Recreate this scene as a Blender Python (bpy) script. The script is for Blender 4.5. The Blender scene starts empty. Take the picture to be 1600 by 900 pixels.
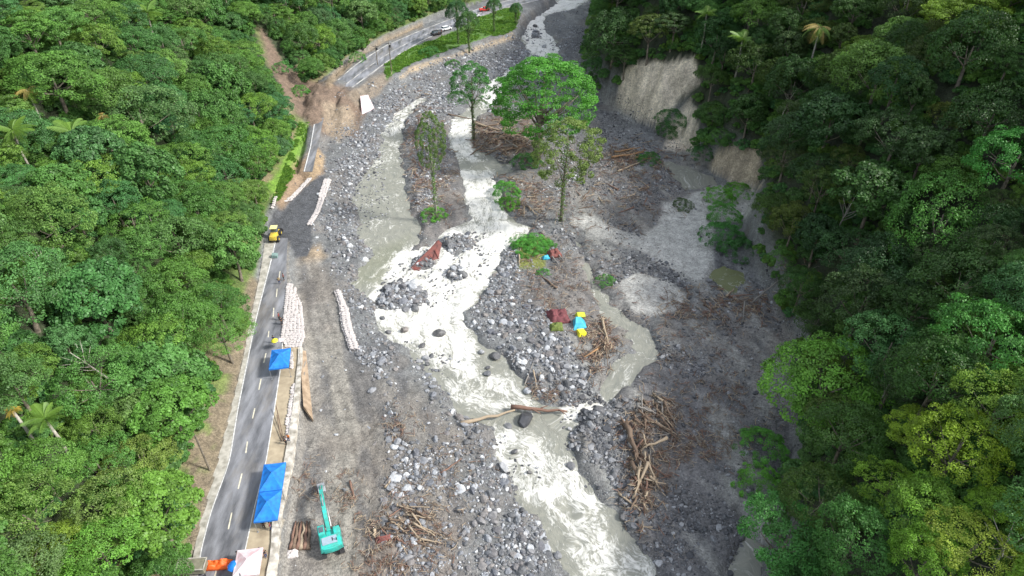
import bpy, bmesh, math, random
import numpy as np
from mathutils import Vector, Matrix, Euler
random.seed(7); RNG = np.random.default_rng(7)
S = bpy.context.scene
COL = S.collection
PI = math.pi
# ---------------------------------------------------------------- camera, sky, sun, exposure
PITCH = math.radians(37.7); CAMH = 82.0; FPX = 1067.0
cam = bpy.data.objects.new('camera', bpy.data.cameras.new('camera')); COL.objects.link(cam)
cam.location = (0, 0, CAMH); cam.rotation_euler = (PI/2-PITCH, 0, 0)
cam.data.lens = 24.0; cam.data.sensor_width = 36.0; cam.data.clip_end = 3000; cam.data.clip_start = .5
S.camera = cam
SUN_EL = math.radians(42); SUN_AZ = math.radians(-10)       # direction to the sun, from +X turning to -Y
sdir = Vector((math.cos(SUN_EL)*math.cos(SUN_AZ), math.cos(SUN_EL)*math.sin(SUN_AZ), math.sin(SUN_EL)))
W = bpy.data.worlds.new('World'); S.world = W; W.use_nodes = True
nt = W.node_tree; bgn = nt.nodes['Background']
sky = nt.nodes.new('ShaderNodeTexSky'); sky.sky_type = 'NISHITA'; sky.sun_disc = False
sky.sun_elevation = SUN_EL; sky.sun_rotation = math.atan2(sdir.x, sdir.y)
sky.air_density = 1.0; sky.dust_density = 3.0; sky.ozone_density = 1.0
cl = nt.nodes.new('ShaderNodeTexNoise'); cl.inputs['Scale'].default_value = 2.2; cl.inputs['Detail'].default_value = 6; cl.inputs['Roughness'].default_value = .6
tcw = nt.nodes.new('ShaderNodeTexCoord'); nt.links.new(tcw.outputs['Generated'], cl.inputs['Vector']); cr_ = nt.nodes.new('ShaderNodeMapRange'); cr_.inputs[1].default_value = .38; cr_.inputs[2].default_value = .62; cr_.inputs[3].default_value = .15; cr_.inputs[4].default_value = .9
nt.links.new(cl.outputs[0], cr_.inputs[0]); cm_ = nt.nodes.new('ShaderNodeMix'); cm_.data_type = 'RGBA'; cm_.inputs[7].default_value = (4.7, 5.0, 5.5, 1); nt.links.new(cr_.outputs[0], cm_.inputs[0]); nt.links.new(sky.outputs[0], cm_.inputs[6]); nt.links.new(cm_.outputs[2], bgn.inputs[0]); bgn.inputs[1].default_value = 0.13
sl = bpy.data.lights.new('sun', 'SUN'); sl.energy = 2.8; sl.angle = math.radians(8); sl.color = (1, .98, .94)
so = bpy.data.objects.new('sun', sl); COL.objects.link(so); so.rotation_euler = sdir.to_track_quat('Z', 'Y').to_euler()
S.view_settings.view_transform = 'Standard'; S.view_settings.look = 'None'
S.view_settings.exposure = .93; S.view_settings.gamma = 1
S.cycles.max_bounces = 4; S.cycles.diffuse_bounces = 3; S.cycles.glossy_bounces = 2; S.cycles.transmission_bounces = 2

# ---------------------------------------------------------------- survey: photo position -> ground point
cP, sP = math.cos(PITCH), math.sin(PITCH)
def proj(X, Y, Z):
    Zr = Z-CAMH; d = Y*cP-Zr*sP; u = Y*sP+Zr*cP
    d = np.maximum(d, 1e-3)
    return 800+FPX*X/d, 450-FPX*u/d, d
def G(px, py, z=0.0):
    a = (px-800)/FPX; b = -(py-450)/FPX
    dy = cP+b*sP; dz = -sP+b*cP
    t = (z-CAMH)/dz
    return (a*t, dy*t)
def height_at(bx, by, py):             # height of the point above (bx,by) seen at photo row py
    b = -(py-450)/FPX; return CAMH + by*(-sP+b*cP)/(cP+b*sP)
def scale_at(X, Y, Z): return FPX/max(1e-3, Y*cP-(Z-CAMH)*sP)

# ---------------------------------------------------------------- numpy noise and polygon distance
_T = np.random.default_rng(3).random((256, 256))
def vnoise(x, y, s=0):
    x = np.asarray(x, float)+s*17.3+1000; y = np.asarray(y, float)+s*9.7+1000
    xi = np.floor(x).astype(int); yi = np.floor(y).astype(int); fx = x-xi; fy = y-yi
    fx = fx*fx*(3-2*fx); fy = fy*fy*(3-2*fy)
    a = _T[xi & 255, yi & 255]; b = _T[(xi+1) & 255, yi & 255]; c = _T[xi & 255, (yi+1) & 255]; d = _T[(xi+1) & 255, (yi+1) & 255]
    return (a*(1-fx)+b*fx)*(1-fy)+(c*(1-fx)+d*fx)*fy
def fbm(x, y, sc, o=4, s=0):
    r = 0; A = 1; t = 0
    for k in range(o):
        r = r+A*vnoise(x/sc*2**k, y/sc*2**k, s+k*3); t += A; A *= .5
    return r/t
def sdf(x, y, poly):                    # >0 inside
    x = np.asarray(x, float); y = np.asarray(y, float)
    d = np.full(x.shape, 1e18); ins = np.zeros(x.shape, bool); n = len(poly)
    for i in range(n):
        ax, ay = poly[i]; bx, by = poly[(i+1) % n]
        ex, ey = bx-ax, by-ay; wx, wy = x-ax, y-ay
        t = np.clip((wx*ex+wy*ey)/(ex*ex+ey*ey+1e-12), 0, 1)
        dx = wx-ex*t; dy = wy-ey*t; d = np.minimum(d, dx*dx+dy*dy)
        c = ((ay <= y) & (by > y)) | ((by <= y) & (ay > y))
        ins ^= c & (x < ax+(y-ay)/(by-ay+1e-12)*ex)
    d = np.sqrt(d); return np.where(ins, d, -d)
def line_dist(x, y, pts):               # distance, along, signed across
    best = np.full(x.shape, 1e18); U = np.zeros(x.shape); V = np.zeros(x.shape); L = 0
    for i in range(len(pts)-1):
        ax, ay = pts[i]; bx, by = pts[i+1]; ex, ey = bx-ax, by-ay; l = math.hypot(ex, ey)
        t = np.clip(((x-ax)*ex+(y-ay)*ey)/(l*l), 0, 1); dx = x-ax-ex*t; dy = y-ay-ey*t; d = dx*dx+dy*dy
        m = d < best; best = np.where(m, d, best); U = np.where(m, L+t*l, U); V = np.where(m, ((x-ax)*ey-(y-ay)*ex)/l, V); L += l
    return np.sqrt(best), U, V
def sm(x, a, b):
    t = np.clip((x-a)/(b-a), 0, 1); return t*t*(3-2*t)
def GP(pts, z=0.0): return [G(a, b, z) for a, b in pts]

# ---------------------------------------------------------------- layout (photo survey points)
RZ = 2.0                                 # road level above the river bed
toe_left = [(268, 960), (291, 900), (312, 830), (336, 745), (362, 640), (385, 540), (402, 450), (413, 390), (421, 335), (440, 290), (462, 245), (478, 195),
            (492, 160), (505, 130), (545, 92), (600, 57), (655, 33), (705, 12), (745, 4), (790, -4)]
TL = GP(toe_left, RZ)
hill_left = [(-45, -120), (-44, 0)]+TL+[(30, 400), (120, 450), (400, 520), (400, 900), (-900, 900), (-900, -120)]
toe_right = [(1192, 960), (1190, 900), (1198, 830), (1212, 760), (1236, 690), (1235, 620), (1238, 560), (1214, 500), (1184, 440), (1158, 390), (1158, 345), (1176, 308),
             (1150, 292), (1115, 272), (1085, 250), (1060, 215), (1020, 208), (980, 185), (945, 165), (925, 150), (905, 110), (912, 60), (925, 20), (935, 0)]
TR = GP(toe_right, 0)
hill_right = [(44, -120), (40, 0)]+TR+[(70, 345), (180, 370), (420, 430), (900, 430), (900, -120)]
open_px = [(278, 960), (292, 880), (306, 830), (300, 770), (290, 720), (302, 680), (326, 640), (332, 590), (348, 550), (386, 525), (389, 475), (372, 445), (402, 425),
           (407, 370), (414, 320), (420, 275), (445, 240), (462, 205), (462, 180), (448, 155), (432, 125), (412, 98), (398, 60), (395, 35), (412, 45), (440, 90), (470, 128), (500, 122), (535, 100),
           (600, 66), (655, 45), (700, 28), (712, 8), (760, -10), (905, -10), (925, 0), (918, 35), (903, 95), (930, 135), (955, 152), (968, 140), (978, 108),
           (1020, 92), (1082, 92), (1088, 130), (1075, 160), (1084, 200), (1080, 232), (1112, 250), (1135, 228), (1185, 232), (1186, 300), (1165, 330), (1160, 380),
           (1172, 425), (1212, 432), (1222, 500), (1240, 540), (1230, 600), (1235, 640), (1248, 690), (1216, 735), (1200, 775), (1196, 812), (1166, 840), (1158, 960)]
# water outlines
def rows(L, R): return L+R[::-1]
W_main = rows([(878, -6), (836, 12), (808, 30), (812, 60), (832, 90), (800, 108), (765, 120), (752, 145), (732, 165), (708, 182), (700, 205), (704, 235), (716, 258), (722, 285), (728, 310), (735, 340),
               (700, 356), (655, 382), (600, 402), (560, 428), (540, 440), (575, 470), (580, 500), (600, 528), (640, 552), (655, 575), (685, 602), (702, 628), (718, 648), (762, 668), (765, 700), (778, 735), (795, 765), (815, 795), (850, 832), (868, 880), (885, 910), (900, 960)],
              [(928, -6), (905, 12), (852, 24), (848, 42), (872, 62), (876, 92), (866, 108), (810, 118), (788, 142), (770, 168), (745, 182), (736, 205), (746, 232), (800, 252), (806, 268), (770, 278), (780, 300), (792, 330),
               (832, 352), (800, 385), (785, 410), (762, 445), (750, 470), (722, 485), (738, 505), (752, 528), (790, 552), (812, 578), (826, 602), (842, 625), (878, 632), (925, 615), (950, 632), (915, 655), (905, 690), (912, 730), (925, 762), (955, 792), (978, 818), (1000, 850), (1022, 885), (1032, 915), (1045, 960)])
W_side = rows([(655, 150), (628, 168), (602, 188), (594, 215), (586, 250), (556, 282), (550, 315), (558, 350), (560, 372), (575, 398), (548, 432)],
              [(668, 152), (648, 172), (634, 192), (630, 225), (630, 255), (634, 285), (642, 315), (654, 345), (660, 372), (640, 400), (590, 440)])
W_east = [(896, 372), (912, 378), (925, 408), (932, 440), (955, 470), (990, 492), (1020, 520), (1028, 552), (1005, 580), (985, 604), (945, 622), (934, 604), (948, 565), (985, 545), (980, 515), (945, 495), (925, 475), (918, 440), (905, 405)]
W_pond = [(1108, 420), (1132, 413), (1166, 423), (1172, 440), (1152, 455), (1122, 452), (1110, 436)]
W_pool = [(1128, 960), (1138, 880), (1150, 830), (1158, 800), (1190, 802), (1196, 850), (1210, 960)]
W_mud = [(1034, 250), (1062, 252), (1112, 274), (1122, 290), (1070, 297), (1046, 277)]
waters = [(W_main, 1.0), (W_side, .6), (W_east, .3), (W_pond, .3), (W_pool, .4), (W_mud, .25)]
islands = [((630, 462), 36, 24, 1.2), ((662, 408), 22, 9, .7), ((715, 380), 26, 14, 1.3), ((712, 425), 14, 12, 1.0), ((842, 92), 13, 6, .6), ((838, 52), 7, 6, .6), ((905, 690), 14, 22, .5), ((930, 650), 26, 8, .5), ((786, 250), 8, 4, .4)]
road_main = rows([(268, 960), (294, 900), (315, 830), (339, 745), (365, 640), (388, 540), (405, 450), (416, 390), (423, 350)],
                 [(430, 960), (434, 900), (440, 830), (455, 745), (469, 640), (478, 560), (474, 520), (456, 450), (452, 390), (455, 350)])
ramp = [(418, 372), (424, 342), (440, 325), (462, 302), (478, 282), (510, 280), (505, 305), (497, 335), (486, 355), (488, 385), (480, 402), (462, 402), (452, 378)]
road_mid = [(468, 268), (478, 228), (487, 182), (508, 182), (500, 215), (496, 240), (488, 272)]
road_far = rows([(520, 128), (556, 98), (600, 70), (655, 46), (705, 27), (745, 12), (775, 4), (800, -4), (830, -12)], [(540, 142), (575, 118), (608, 92), (660, 62), (708, 40), (755, 22), (790, 12), (815, 2), (850, -6)])

# ---------------------------------------------------------------- terrain grid
def axis(segs):
    out = [segs[0][0]]
    for a, b, st0, st1 in segs:
        x = out[-1]
        while x < b-1e-6:
            t = (x-a)/(b-a); x = min(b, x+st0+(st1-st0)*t); out.append(x)
    return np.array(out)
gx = axis([(-420, -160, 14, 3), (-160, -64, 3, .6), (-64, 66, .45, .45), (66, 160, .6, 3), (160, 420, 3, 14)])
gy = axis([(-110, 22, 12, 1.2), (22, 70, .5, .45), (70, 330, .45, 1.6), (330, 700, 1.6, 22)])
NX, NY = len(gx), len(gy)
X, Y = np.meshgrid(gx, gy)                # [NY,NX]
p0x, p0y, _ = proj(X, Y, 0*X)
dL = sdf(X, Y, hill_left); dR = sdf(X, Y, hill_right)
bed = (fbm(X, Y, 14, 3, 1)-.5)*1.0+(fbm(X, Y, 2.2, 3, 5)-.5)*.5+.35
bed = np.maximum(bed, -.1+.1*vnoise(X, Y, 2))
cut = np.zeros_like(X)
for poly, dep in waters:
    wp = GP(poly); d = sdf(X, Y, wp)+(fbm(X, Y, 3.0, 3, 9)-.5)*3.2
    cut = np.maximum(cut, sm(d, -1.2, 1.6)*1.0)
bed = bed*(1-cut)+(-.85+.2*(fbm(X, Y, 3, 2, 4)-.5))*cut
for (c, rx, ry, hh) in islands:
    hh *= .7; cx, cy = G(*c); sx = abs(G(c[0]+rx, c[1])[0]-cx); sy = abs(G(c[0], c[1]-ry)[1]-cy)
    r = np.hypot((X-cx)/sx, (Y-cy)/sy)+(fbm(X, Y, 2.5, 3, 12)-.5)*.8
    bed = bed+(hh+.5)*sm(1.25-r, 0, .7)
# side bars by the channel are a little higher
hz = bed.copy()
def level(hz, poly_px, z, soft, zr=None):
    d = sdf(X, Y, GP(poly_px, z)); k = sm(d, -soft, 0.15)
    return hz*(1-k)+(z-.08)*k, d
# left bank and far bank plateau
hz, dmain = level(hz, road_main, RZ, .8)
hz, dramp = level(hz, ramp, 1.2, 3.0)
hz, dmid = level(hz, road_mid, RZ, 1.5)
bank_far = [(510, 135), (552, 96), (600, 66), (655, 42), (705, 22), (760, 0), (800, -10), (860, -8), (815, 22), (800, 48), (745, 66), (700, 84), (650, 98), (618, 116), (600, 118), (575, 124), (545, 148)]
d = sdf(X, Y, GP(bank_far, 3.0)); k = sm(d, -4.0, 0.2); hz = hz*(1-k)+2.92*k
# landslide heap between the two road pieces
def heap(hz, cpx, rx, ry, h, zz, s):
    cx, cy = G(cpx[0], cpx[1], zz); sx = rx/scale_at(cx, cy, 0); r = np.hypot((X-cx)/sx, (Y-cy)/ry)+(fbm(X, Y, 4, 4, s)-.5)*.5
    return np.where(r < 1.1, np.maximum(hz, h*sm(1.1-r, 0, .9)*(.85+.3*fbm(X, Y, 2.5, 3, s+1))), hz)
hz = heap(hz, (505, 150), 42, 22, 5.2, 3, 21)+0*X
hz = heap(hz, (540, 158), 24, 14, 4.2, 2, 22)
hz = heap(hz, (580, 135), 18, 10, 2.8, 1.5, 24)
hz = heap(hz, (442, 300), 22, 16, 2.6, 2, 26)
slid = sm(-np.hypot(X-G(525, 160, 2)[0], (Y-G(525, 160, 2)[1])*.8)+26, 0, 8); hz = hz+np.where(hz > 1.2, slid*((fbm(X, Y, 3.0, 4, 161)-.5)*2.4+(fbm(X, Y, 1.1, 3, 165)-.5)*.8), 0)*(sdf(X, Y, GP(bank_far, 3.0)) < -.5)*(dmid < -.5)
# hills
hl = np.maximum(dL, 0); und = fbm(X, Y, 38, 4, 31)-.5
prof = .42*np.minimum(hl, 5)+.80*np.clip(hl-5, 0, 230)
zl = RZ+prof+und*np.minimum(hl, 40)*.55+(fbm(X, Y, 7, 3, 35)-.5)*np.minimum(hl, 6)*.35
hz = np.where(dL > 0, np.maximum(zl, np.where(hl < 10, hz, -9)), hz)
hr = np.maximum(dR, 0); bank = .35+.65*sm(Y, 95, 130)
prr = 11*bank*(1-np.exp(-hr/3.2))+.93*np.clip(hr, 0, 160)+.3*np.clip(hr-160, 0, 300)
zr = .2+prr+(fbm(X, Y, 34, 4, 41)-.5)*np.minimum(hr, 40)*.5+(fbm(X, Y, 5, 3, 45)-.5)*np.minimum(hr, 6)*.5+(fbm(X, Y, 2.4, 4, 47)-.5)*np.minimum(hr*1.5, 5)*.9*bank
hz = np.where(dR > 0, np.maximum(zr, hz), hz)
Z = hz
def hgt(x, y):
    x = np.asarray(x, float); y = np.asarray(y, float)
    i = np.clip(np.searchsorted(gx, x)-1, 0, NX-2); j = np.clip(np.searchsorted(gy, y)-1, 0, NY-2)
    u = np.clip((x-gx[i])/(gx[i+1]-gx[i]), 0, 1); v = np.clip((y-gy[j])/(gy[j+1]-gy[j]), 0, 1)
    return (Z[j, i]*(1-u)+Z[j, i+1]*u)*(1-v)+(Z[j+1, i]*(1-u)+Z[j+1, i+1]*u)*v
def H(x, y): return float(hgt(x, y))
def OnG(px, py, it=6):                    # terrain point seen at a photo position
    z = 0.
    for _ in range(it):
        x, y = G(px, py, z); z = .5*z+.5*H(x, y)
    return x, y, H(x, y)

# ---------------------------------------------------------------- ground colours (what each patch is made of)
PX, PY, _ = proj(X, Y, Z)
col = np.zeros(X.shape+(3,)); n1 = fbm(X, Y, 9, 4, 51); n2 = fbm(X, Y, 1.6, 3, 55)
def C(*c): return np.array(c)
g = C(.150, .154, .152)[None, None]*(.75+.5*n1[..., None]); col[:] = g
def paint(poly, c, soft=6, amt=1.0, nz=10, px=True, ns=61):
    d = sdf(PX, PY, poly)+(fbm(X, Y, 4, 4, ns)-.5)*2*nz
    k = (sm(d, -soft, soft)*amt)[..., None]; col[:] = col*(1-k)+np.array(c)*(.85+.3*n2[..., None])*k
paint(ramp, (.075, .078, .084), 2, 1, 1.5)
paint([(470, 385), (500, 380), (510, 400), (490, 420), (465, 415)], (.30, .22, .13), 6, .7, 6)
track = [(462, 405), (500, 405), (520, 440), (530, 500), (548, 560), (580, 580), (592, 640), (590, 760), (580, 960), (425, 960), (448, 800), (462, 700), (470, 600)]
paint(track, (.215, .20, .175), 10, .9, 8)
paint([(500, 600), (590, 570), (680, 620), (720, 680), (700, 960), (520, 960)], (.19, .172, .145), 30, .65, 20)
paint([(480, 520), (540, 520), (560, 700), (570, 960), (500, 960), (520, 700)], (.255, .24, .205), 12, .6, 8)
silt = [(1118, 292), (1180, 300), (1170, 340), (1115, 350), (1112, 400), (1120, 430), (1085, 440), (1030, 408), (960, 378), (895, 350), (890, 338), (925, 338), (1000, 372), (1030, 350), (1040, 318)]
paint(silt, (.33, .322, .295), 5, 1, 5)
paint([(968, 440), (1000, 428), (1045, 440), (1075, 462), (1060, 486), (1015, 494), (985, 484)], (.31, .305, .275), 4, 1, 4)
paint([(825, 432), (870, 440), (905, 470), (915, 492), (880, 492), (850, 470)], (.21, .205, .19), 6, .9, 5)
paint([(640, 290), (700, 170), (720, 280), (728, 340), (690, 380), (640, 360)], (.19, .165, .145), 8, .6, 8)
paint([(740, 180), (830, 180), (840, 250), (780, 245), (740, 225)], (.15, .115, .09), 8, .8, 10)
paint([(800, 230), (1000, 220), (1100, 310), (1060, 340), (980, 350), (860, 330), (810, 320)], (.18, .16, .145), 20, .5, 18)
paint([(900, 400), (960, 420), (1010, 500), (900, 560), (820, 500), (820, 430)], (.17, .145, .125), 20, .5, 18)
paint([(980, 610), (1060, 640), (1110, 700), (1060, 730), (1000, 800), (975, 760), (975, 680)], (.15, .12, .095), 10, .6, 14)
paint([(1040, 480), (1230, 470), (1240, 560), (1210, 620), (1120, 560), (1030, 520)], (.16, .145, .13), 16, .6, 18)
paint([(960, 570), (1050, 560), (1240, 640), (1230, 740), (1150, 960), (1030, 960), (990, 820), (1060, 740)], (.125, .12, .12), 20, .8, 18)
paint([(560, 820), (650, 790), (720, 830), (700, 960), (560, 960)], (.165, .13, .105), 14, .6, 18)
for rut in ([(497, 400), (512, 470), (535, 545), (565, 610), (578, 690), (572, 800), (550, 960)], [(480, 420), (492, 500), (520, 600), (545, 700), (548, 800), (530, 960)], [(560, 600), (590, 660), (595, 760), (580, 900)]):
    du, uu, vv = line_dist(X, Y, GP(rut)); kr = np.exp(-((np.abs(vv)-.95)/.28)**2)*(du < 2.2)*(.35+.9*fbm(X, Y, 5, 3, 151)); hz_rut = kr if 'hz_rut' not in globals() else np.maximum(hz_rut, kr); col *= (1-.32*np.clip(kr, 0, 1))[..., None]
Z -= .10*np.clip(hz_rut, 0, 1)
wpx_, wpy_ = X+.35*Y, Y
fs = fbm(wpx_/2.6, wpy_/8.5, 1, 5, 171); fl = fbm(wpx_/5., wpy_/14., 1, 4, 175)
inbed = ((dL < -1) & (dR < 1) & (dmain < -1))[..., None]
ke = (sm(PX, 840, 930)*sm(fl, .5, .66)*.75)[..., None]*inbed; col[:] = col*(1-ke)+C(.27, .268, .245)*(.85+.3*n2[..., None])*ke
kd = (sm(fs, .46, .34)*.55)[..., None]*inbed; col[:] = col*(1-kd)+C(.085, .086, .09)*kd
kw = (sm(fbm(X, Y, 6, 4, 181), .56, .7)*.6)[..., None]*inbed; col[:] = col*(1-kw*.6)+C(.17, .145, .12)*kw*.6
paint(silt, (.40, .395, .365), 5, .92, 5); paint([(968, 440), (1000, 428), (1045, 440), (1075, 462), (1060, 486), (1015, 494), (985, 484)], (.36, .355, .33), 4, .9, 4)
paint([(940, 200), (1000, 196), (1032, 214), (1036, 250), (1000, 262), (950, 240)], (.21, .215, .22), 8, .6, 8); paint([(a, b-6) for a, b in ramp], (.075, .078, .084), 2, 1, 1.0)
paint([(808, 372), (858, 372), (852, 420), (810, 420)], (.17, .19, .04), 3, .95, 3)
kl = (sm(dL, .2, 1.4)*(PX < 1000))[..., None]; col[:] = col*(1-kl)+(np.array((.19, .16, .09))*(1-sm(n1, .4, .6)[..., None])+np.array((.10, .15, .035))*sm(n1, .4, .6)[..., None])*(.8+.4*n2[..., None])*kl
# verge, shoulder, banks, landslide
paint([(275, 960), (285, 850), (300, 700), (330, 600), (390, 430), (405, 440), (385, 545), (362, 645), (336, 745), (312, 830), (291, 900), (270, 960)], (.185, .15, .10), 4, 1, 3)
kv = (sm(fbm(X, Y, 3, 3, 71), .5, .62)*sm(dL, .5, 2)*(sm(14-dL, 0, 4))*(PX < 480))[..., None]; col[:] = col*(1-kv*.8)+np.array((.13, .19, .04))*kv*.8
ks = ((dmain > .3) & (dL < 1.0))[..., None]; kk_ = sm(PY, 540, 575)[..., None]; col[:] = np.where(ks, (np.array((.36, .31, .23))*kk_+np.array((.20, .19, .17))*(1-kk_))*(.7+.6*n1[..., None]), col)
paint(ramp, (.075, .078, .084), 2, 1, 1.5)
paint([(418, 290), (452, 240), (470, 190), (482, 190), (474, 235), (455, 280), (430, 312)], (.14, .26, .03), 4, 1, 4)
paint([(425, 310), (460, 255), (500, 230), (505, 270), (480, 285), (440, 325)], (.26, .18, .11), 5, .9, 5)
paint([(396, 30), (412, 30), (442, 88), (480, 122), (560, 140), (570, 170), (560, 215), (505, 210), (470, 185), (446, 155), (425, 115)], (.155, .11, .078), 6, 1, 6)
paint([(502, 160), (545, 165), (560, 200), (530, 220), (508, 205)], (.27, .215, .15), 5, .8, 5)
paint([(540, 145), (600, 112), (612, 122), (590, 150), (560, 165)], (.19, .155, .115), 4, .9, 4)
paint([(480, 262), (494, 232), (508, 245), (500, 272), (480, 290)], (.30, .22, .13), 3, .8, 3)
kg = (sdf(PX, PY, [(600, 105), (640, 76), (700, 55), (760, 22), (800, 5), (815, 20), (800, 48), (745, 62), (690, 82), (640, 100), (605, 120)])+(n1-.5)*8 > 0)[..., None]
col[:] = np.where(kg, np.array((.085, .17, .03))*(.7+.6*n2[..., None]), col)
paint([(640, 104), (700, 88), (760, 68), (800, 52), (806, 60), (740, 80), (680, 98), (625, 122)], (.36, .28, .18), 3, .9, 3)
paint([(505, 128), (550, 88), (600, 56), (660, 34), (662, 42), (600, 66), (556, 95), (515, 135)], (.24, .18, .11), 3, .8, 3)
# hillsides: dark forest soil under the trees, pale eroded cliffs on the right bank
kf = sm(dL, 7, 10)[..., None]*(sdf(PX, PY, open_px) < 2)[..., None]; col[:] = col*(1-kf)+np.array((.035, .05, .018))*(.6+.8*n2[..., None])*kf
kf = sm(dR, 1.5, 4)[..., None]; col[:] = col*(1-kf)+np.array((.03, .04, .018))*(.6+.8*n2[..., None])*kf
cliffs = [[(962, 160), (965, 120), (990, 98), (1085, 90), (1092, 130), (1060, 160), (1040, 190), (1000, 190)], [(1038, 232), (1045, 195), (1078, 158), (1090, 175), (1085, 235)], [(1105, 262), (1118, 235), (1150, 225), (1192, 230), (1190, 295), (1150, 290)]]
for k_, c_ in zip(cliffs, [(.66, .57, .44), (.62, .54, .43), (.40, .33, .24)]):
    paint(k_, c_, 4, .95, 6); kc = (sdf(PX, PY, k_) > -2)[..., None]; col[:] = np.where(kc, col*np.clip(.45+1.1*fbm(X, Y, 1.7, 5, 201), .4, 1.3)[..., None], col)

def mat_new(name):
    m = bpy.data.materials.new(name); m.use_nodes = True; return m, m.node_tree, m.node_tree.nodes['Principled BSDF']
def N(t, typ, **kw):
    n = t.nodes.new(typ)
    for k, v in kw.items():
        if k.startswith('i_'): n.inputs[k[2:]].default_value = v
        else: setattr(n, k, v)
    return n
def simple(name, c, rough=.7, var=.25, sc=3.0, metal=0, bump=.0, objc=True, dark=None, emis=None):
    m, t, b = mat_new(name); L = t.links.new
    tc = N(t, 'ShaderNodeTexCoord'); nz = N(t, 'ShaderNodeTexNoise'); nz.inputs['Scale'].default_value = sc; nz.inputs['Detail'].default_value = 6
    L(tc.outputs['Object' if objc else 'Generated'], nz.inputs['Vector'])
    mx = N(t, 'ShaderNodeMix', data_type='RGBA'); d = dark or tuple(x*(1-var*1.6) for x in c)
    mx.inputs[6].default_value = (*d, 1); mx.inputs[7].default_value = (*[min(1, x*(1+var)) for x in c], 1)
    rp = N(t, 'ShaderNodeMapRange'); rp.inputs[1].default_value = .3; rp.inputs[2].default_value = .7
    L(nz.outputs[0], rp.inputs[0]); L(rp.outputs[0], mx.inputs[0]); L(mx.outputs[2], b.inputs['Base Color'])
    b.inputs['Roughness'].default_value = rough; b.inputs['Metallic'].default_value = metal
    if bump:
        bp = N(t, 'ShaderNodeBump'); bp.inputs['Strength'].default_value = bump; bp.inputs['Distance'].default_value = .05; L(nz.outputs[0], bp.inputs['Height']); L(bp.outputs[0], b.inputs['Normal'])
    return m
def ground_mat():
    m, t, b = mat_new('river_ground'); L = t.links.new
    a = N(t, 'ShaderNodeAttribute', attribute_name='col'); tc = N(t, 'ShaderNodeTexCoord')
    vs = []
    for sc, rnd in ((1.7, 1), (4.5, 1)):
        v = N(t, 'ShaderNodeTexVoronoi'); v.inputs['Scale'].default_value = sc; L(tc.outputs['Object'], v.inputs['Vector']); vs.append(v)
    nz = N(t, 'ShaderNodeTexNoise'); nz.inputs['Scale'].default_value = .7; nz.inputs['Detail'].default_value = 10; nz.inputs['Roughness'].default_value = .7; L(tc.outputs['Object'], nz.inputs['Vector'])
    r = N(t, 'ShaderNodeMapRange'); r.inputs[1].default_value = .3; r.inputs[2].default_value = .7; r.inputs[3].default_value = .62; r.inputs[4].default_value = 1.35; L(nz.outputs[0], r.inputs[0])
    sep = N(t, 'ShaderNodeSeparateColor'); L(vs[1].outputs['Color'], sep.inputs[0])
    r2 = N(t, 'ShaderNodeMapRange'); r2.inputs[3].default_value = .72; r2.inputs[4].default_value = 1.3; L(sep.outputs[0], r2.inputs[0])
    m1 = N(t, 'ShaderNodeMath', operation='MULTIPLY'); L(r.outputs[0], m1.inputs[0]); L(r2.outputs[0], m1.inputs[1])
    vm = N(t, 'ShaderNodeVectorMath', operation='SCALE'); L(a.outputs['Color'], vm.inputs[0]); L(m1.outputs[0], vm.inputs['Scale']); L(vm.outputs[0], b.inputs['Base Color'])
    ad = N(t, 'ShaderNodeMath', operation='ADD'); L(vs[0].outputs['Distance'], ad.inputs[0]); L(vs[1].outputs['Distance'], ad.inputs[1])
    bp = N(t, 'ShaderNodeBump'); bp.inputs['Strength'].default_value = .6; bp.inputs['Distance'].default_value = -.12; L(ad.outputs[0], bp.inputs['Height']); L(bp.outputs[0], b.inputs['Normal'])
    b.inputs['Roughness'].default_value = .75
    return m
def grid_mesh(name, XX, YY, ZZ, keep, attrs, mat):
    ny, nx = XX.shape; me = bpy.data.meshes.new(name)
    idx = np.arange(nx*ny).reshape(ny, nx)
    q = np.stack([idx[:-1, :-1], idx[:-1, 1:], idx[1:, 1:], idx[1:, :-1]], -1).reshape(-1, 4)
    co = np.stack([XX, YY, ZZ], -1).reshape(-1, 3)
    if keep is not None:
        kk = keep.reshape(-1); q = q[kk[q].any(1)]
        used = np.unique(q); remap = -np.ones(nx*ny, int); remap[used] = np.arange(len(used)); q = remap[q]; co = co[used]
    else: used = np.arange(nx*ny)
    me.vertices.add(len(co)); me.vertices.foreach_set('co', co.astype(np.float32).ravel())
    me.loops.add(q.size); me.loops.foreach_set('vertex_index', q.astype(np.int32).ravel())
    me.polygons.add(len(q)); me.polygons.foreach_set('loop_start', np.arange(0, q.size, 4, dtype=np.int32)); me.polygons.foreach_set('loop_total', np.full(len(q), 4, np.int32))
    me.update(calc_edges=True); me.validate()
    me.polygons.foreach_set('use_smooth', np.ones(len(q), bool))
    for an, arr in attrs.items():
        if arr.ndim == 3:
            at = me.attributes.new(an, 'FLOAT_COLOR', 'POINT'); a4 = np.concatenate([arr.reshape(-1, 3)[used], np.ones((len(used), 1))], 1); at.data.foreach_set('color', a4.astype(np.float32).ravel())
        else:
            at = me.attributes.new(an, 'FLOAT', 'POINT'); at.data.foreach_set('value', arr.reshape(-1)[used].astype(np.float32))
    me.materials.append(mat); return me
def link(o, parent=None):
    COL.objects.link(o)
    if parent is not None: o.parent = parent
    return o
def tag(o, label=None, cat=None, group=None, kind=None):
    if label: o['label'] = label
    if cat: o['category'] = cat
    if group: o['group'] = group
    if kind: o['kind'] = kind
    return o
ter = link(bpy.data.objects.new('ground', grid_mesh('ground', X, Y, Z, None, {'col': col}, ground_mat())))
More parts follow.
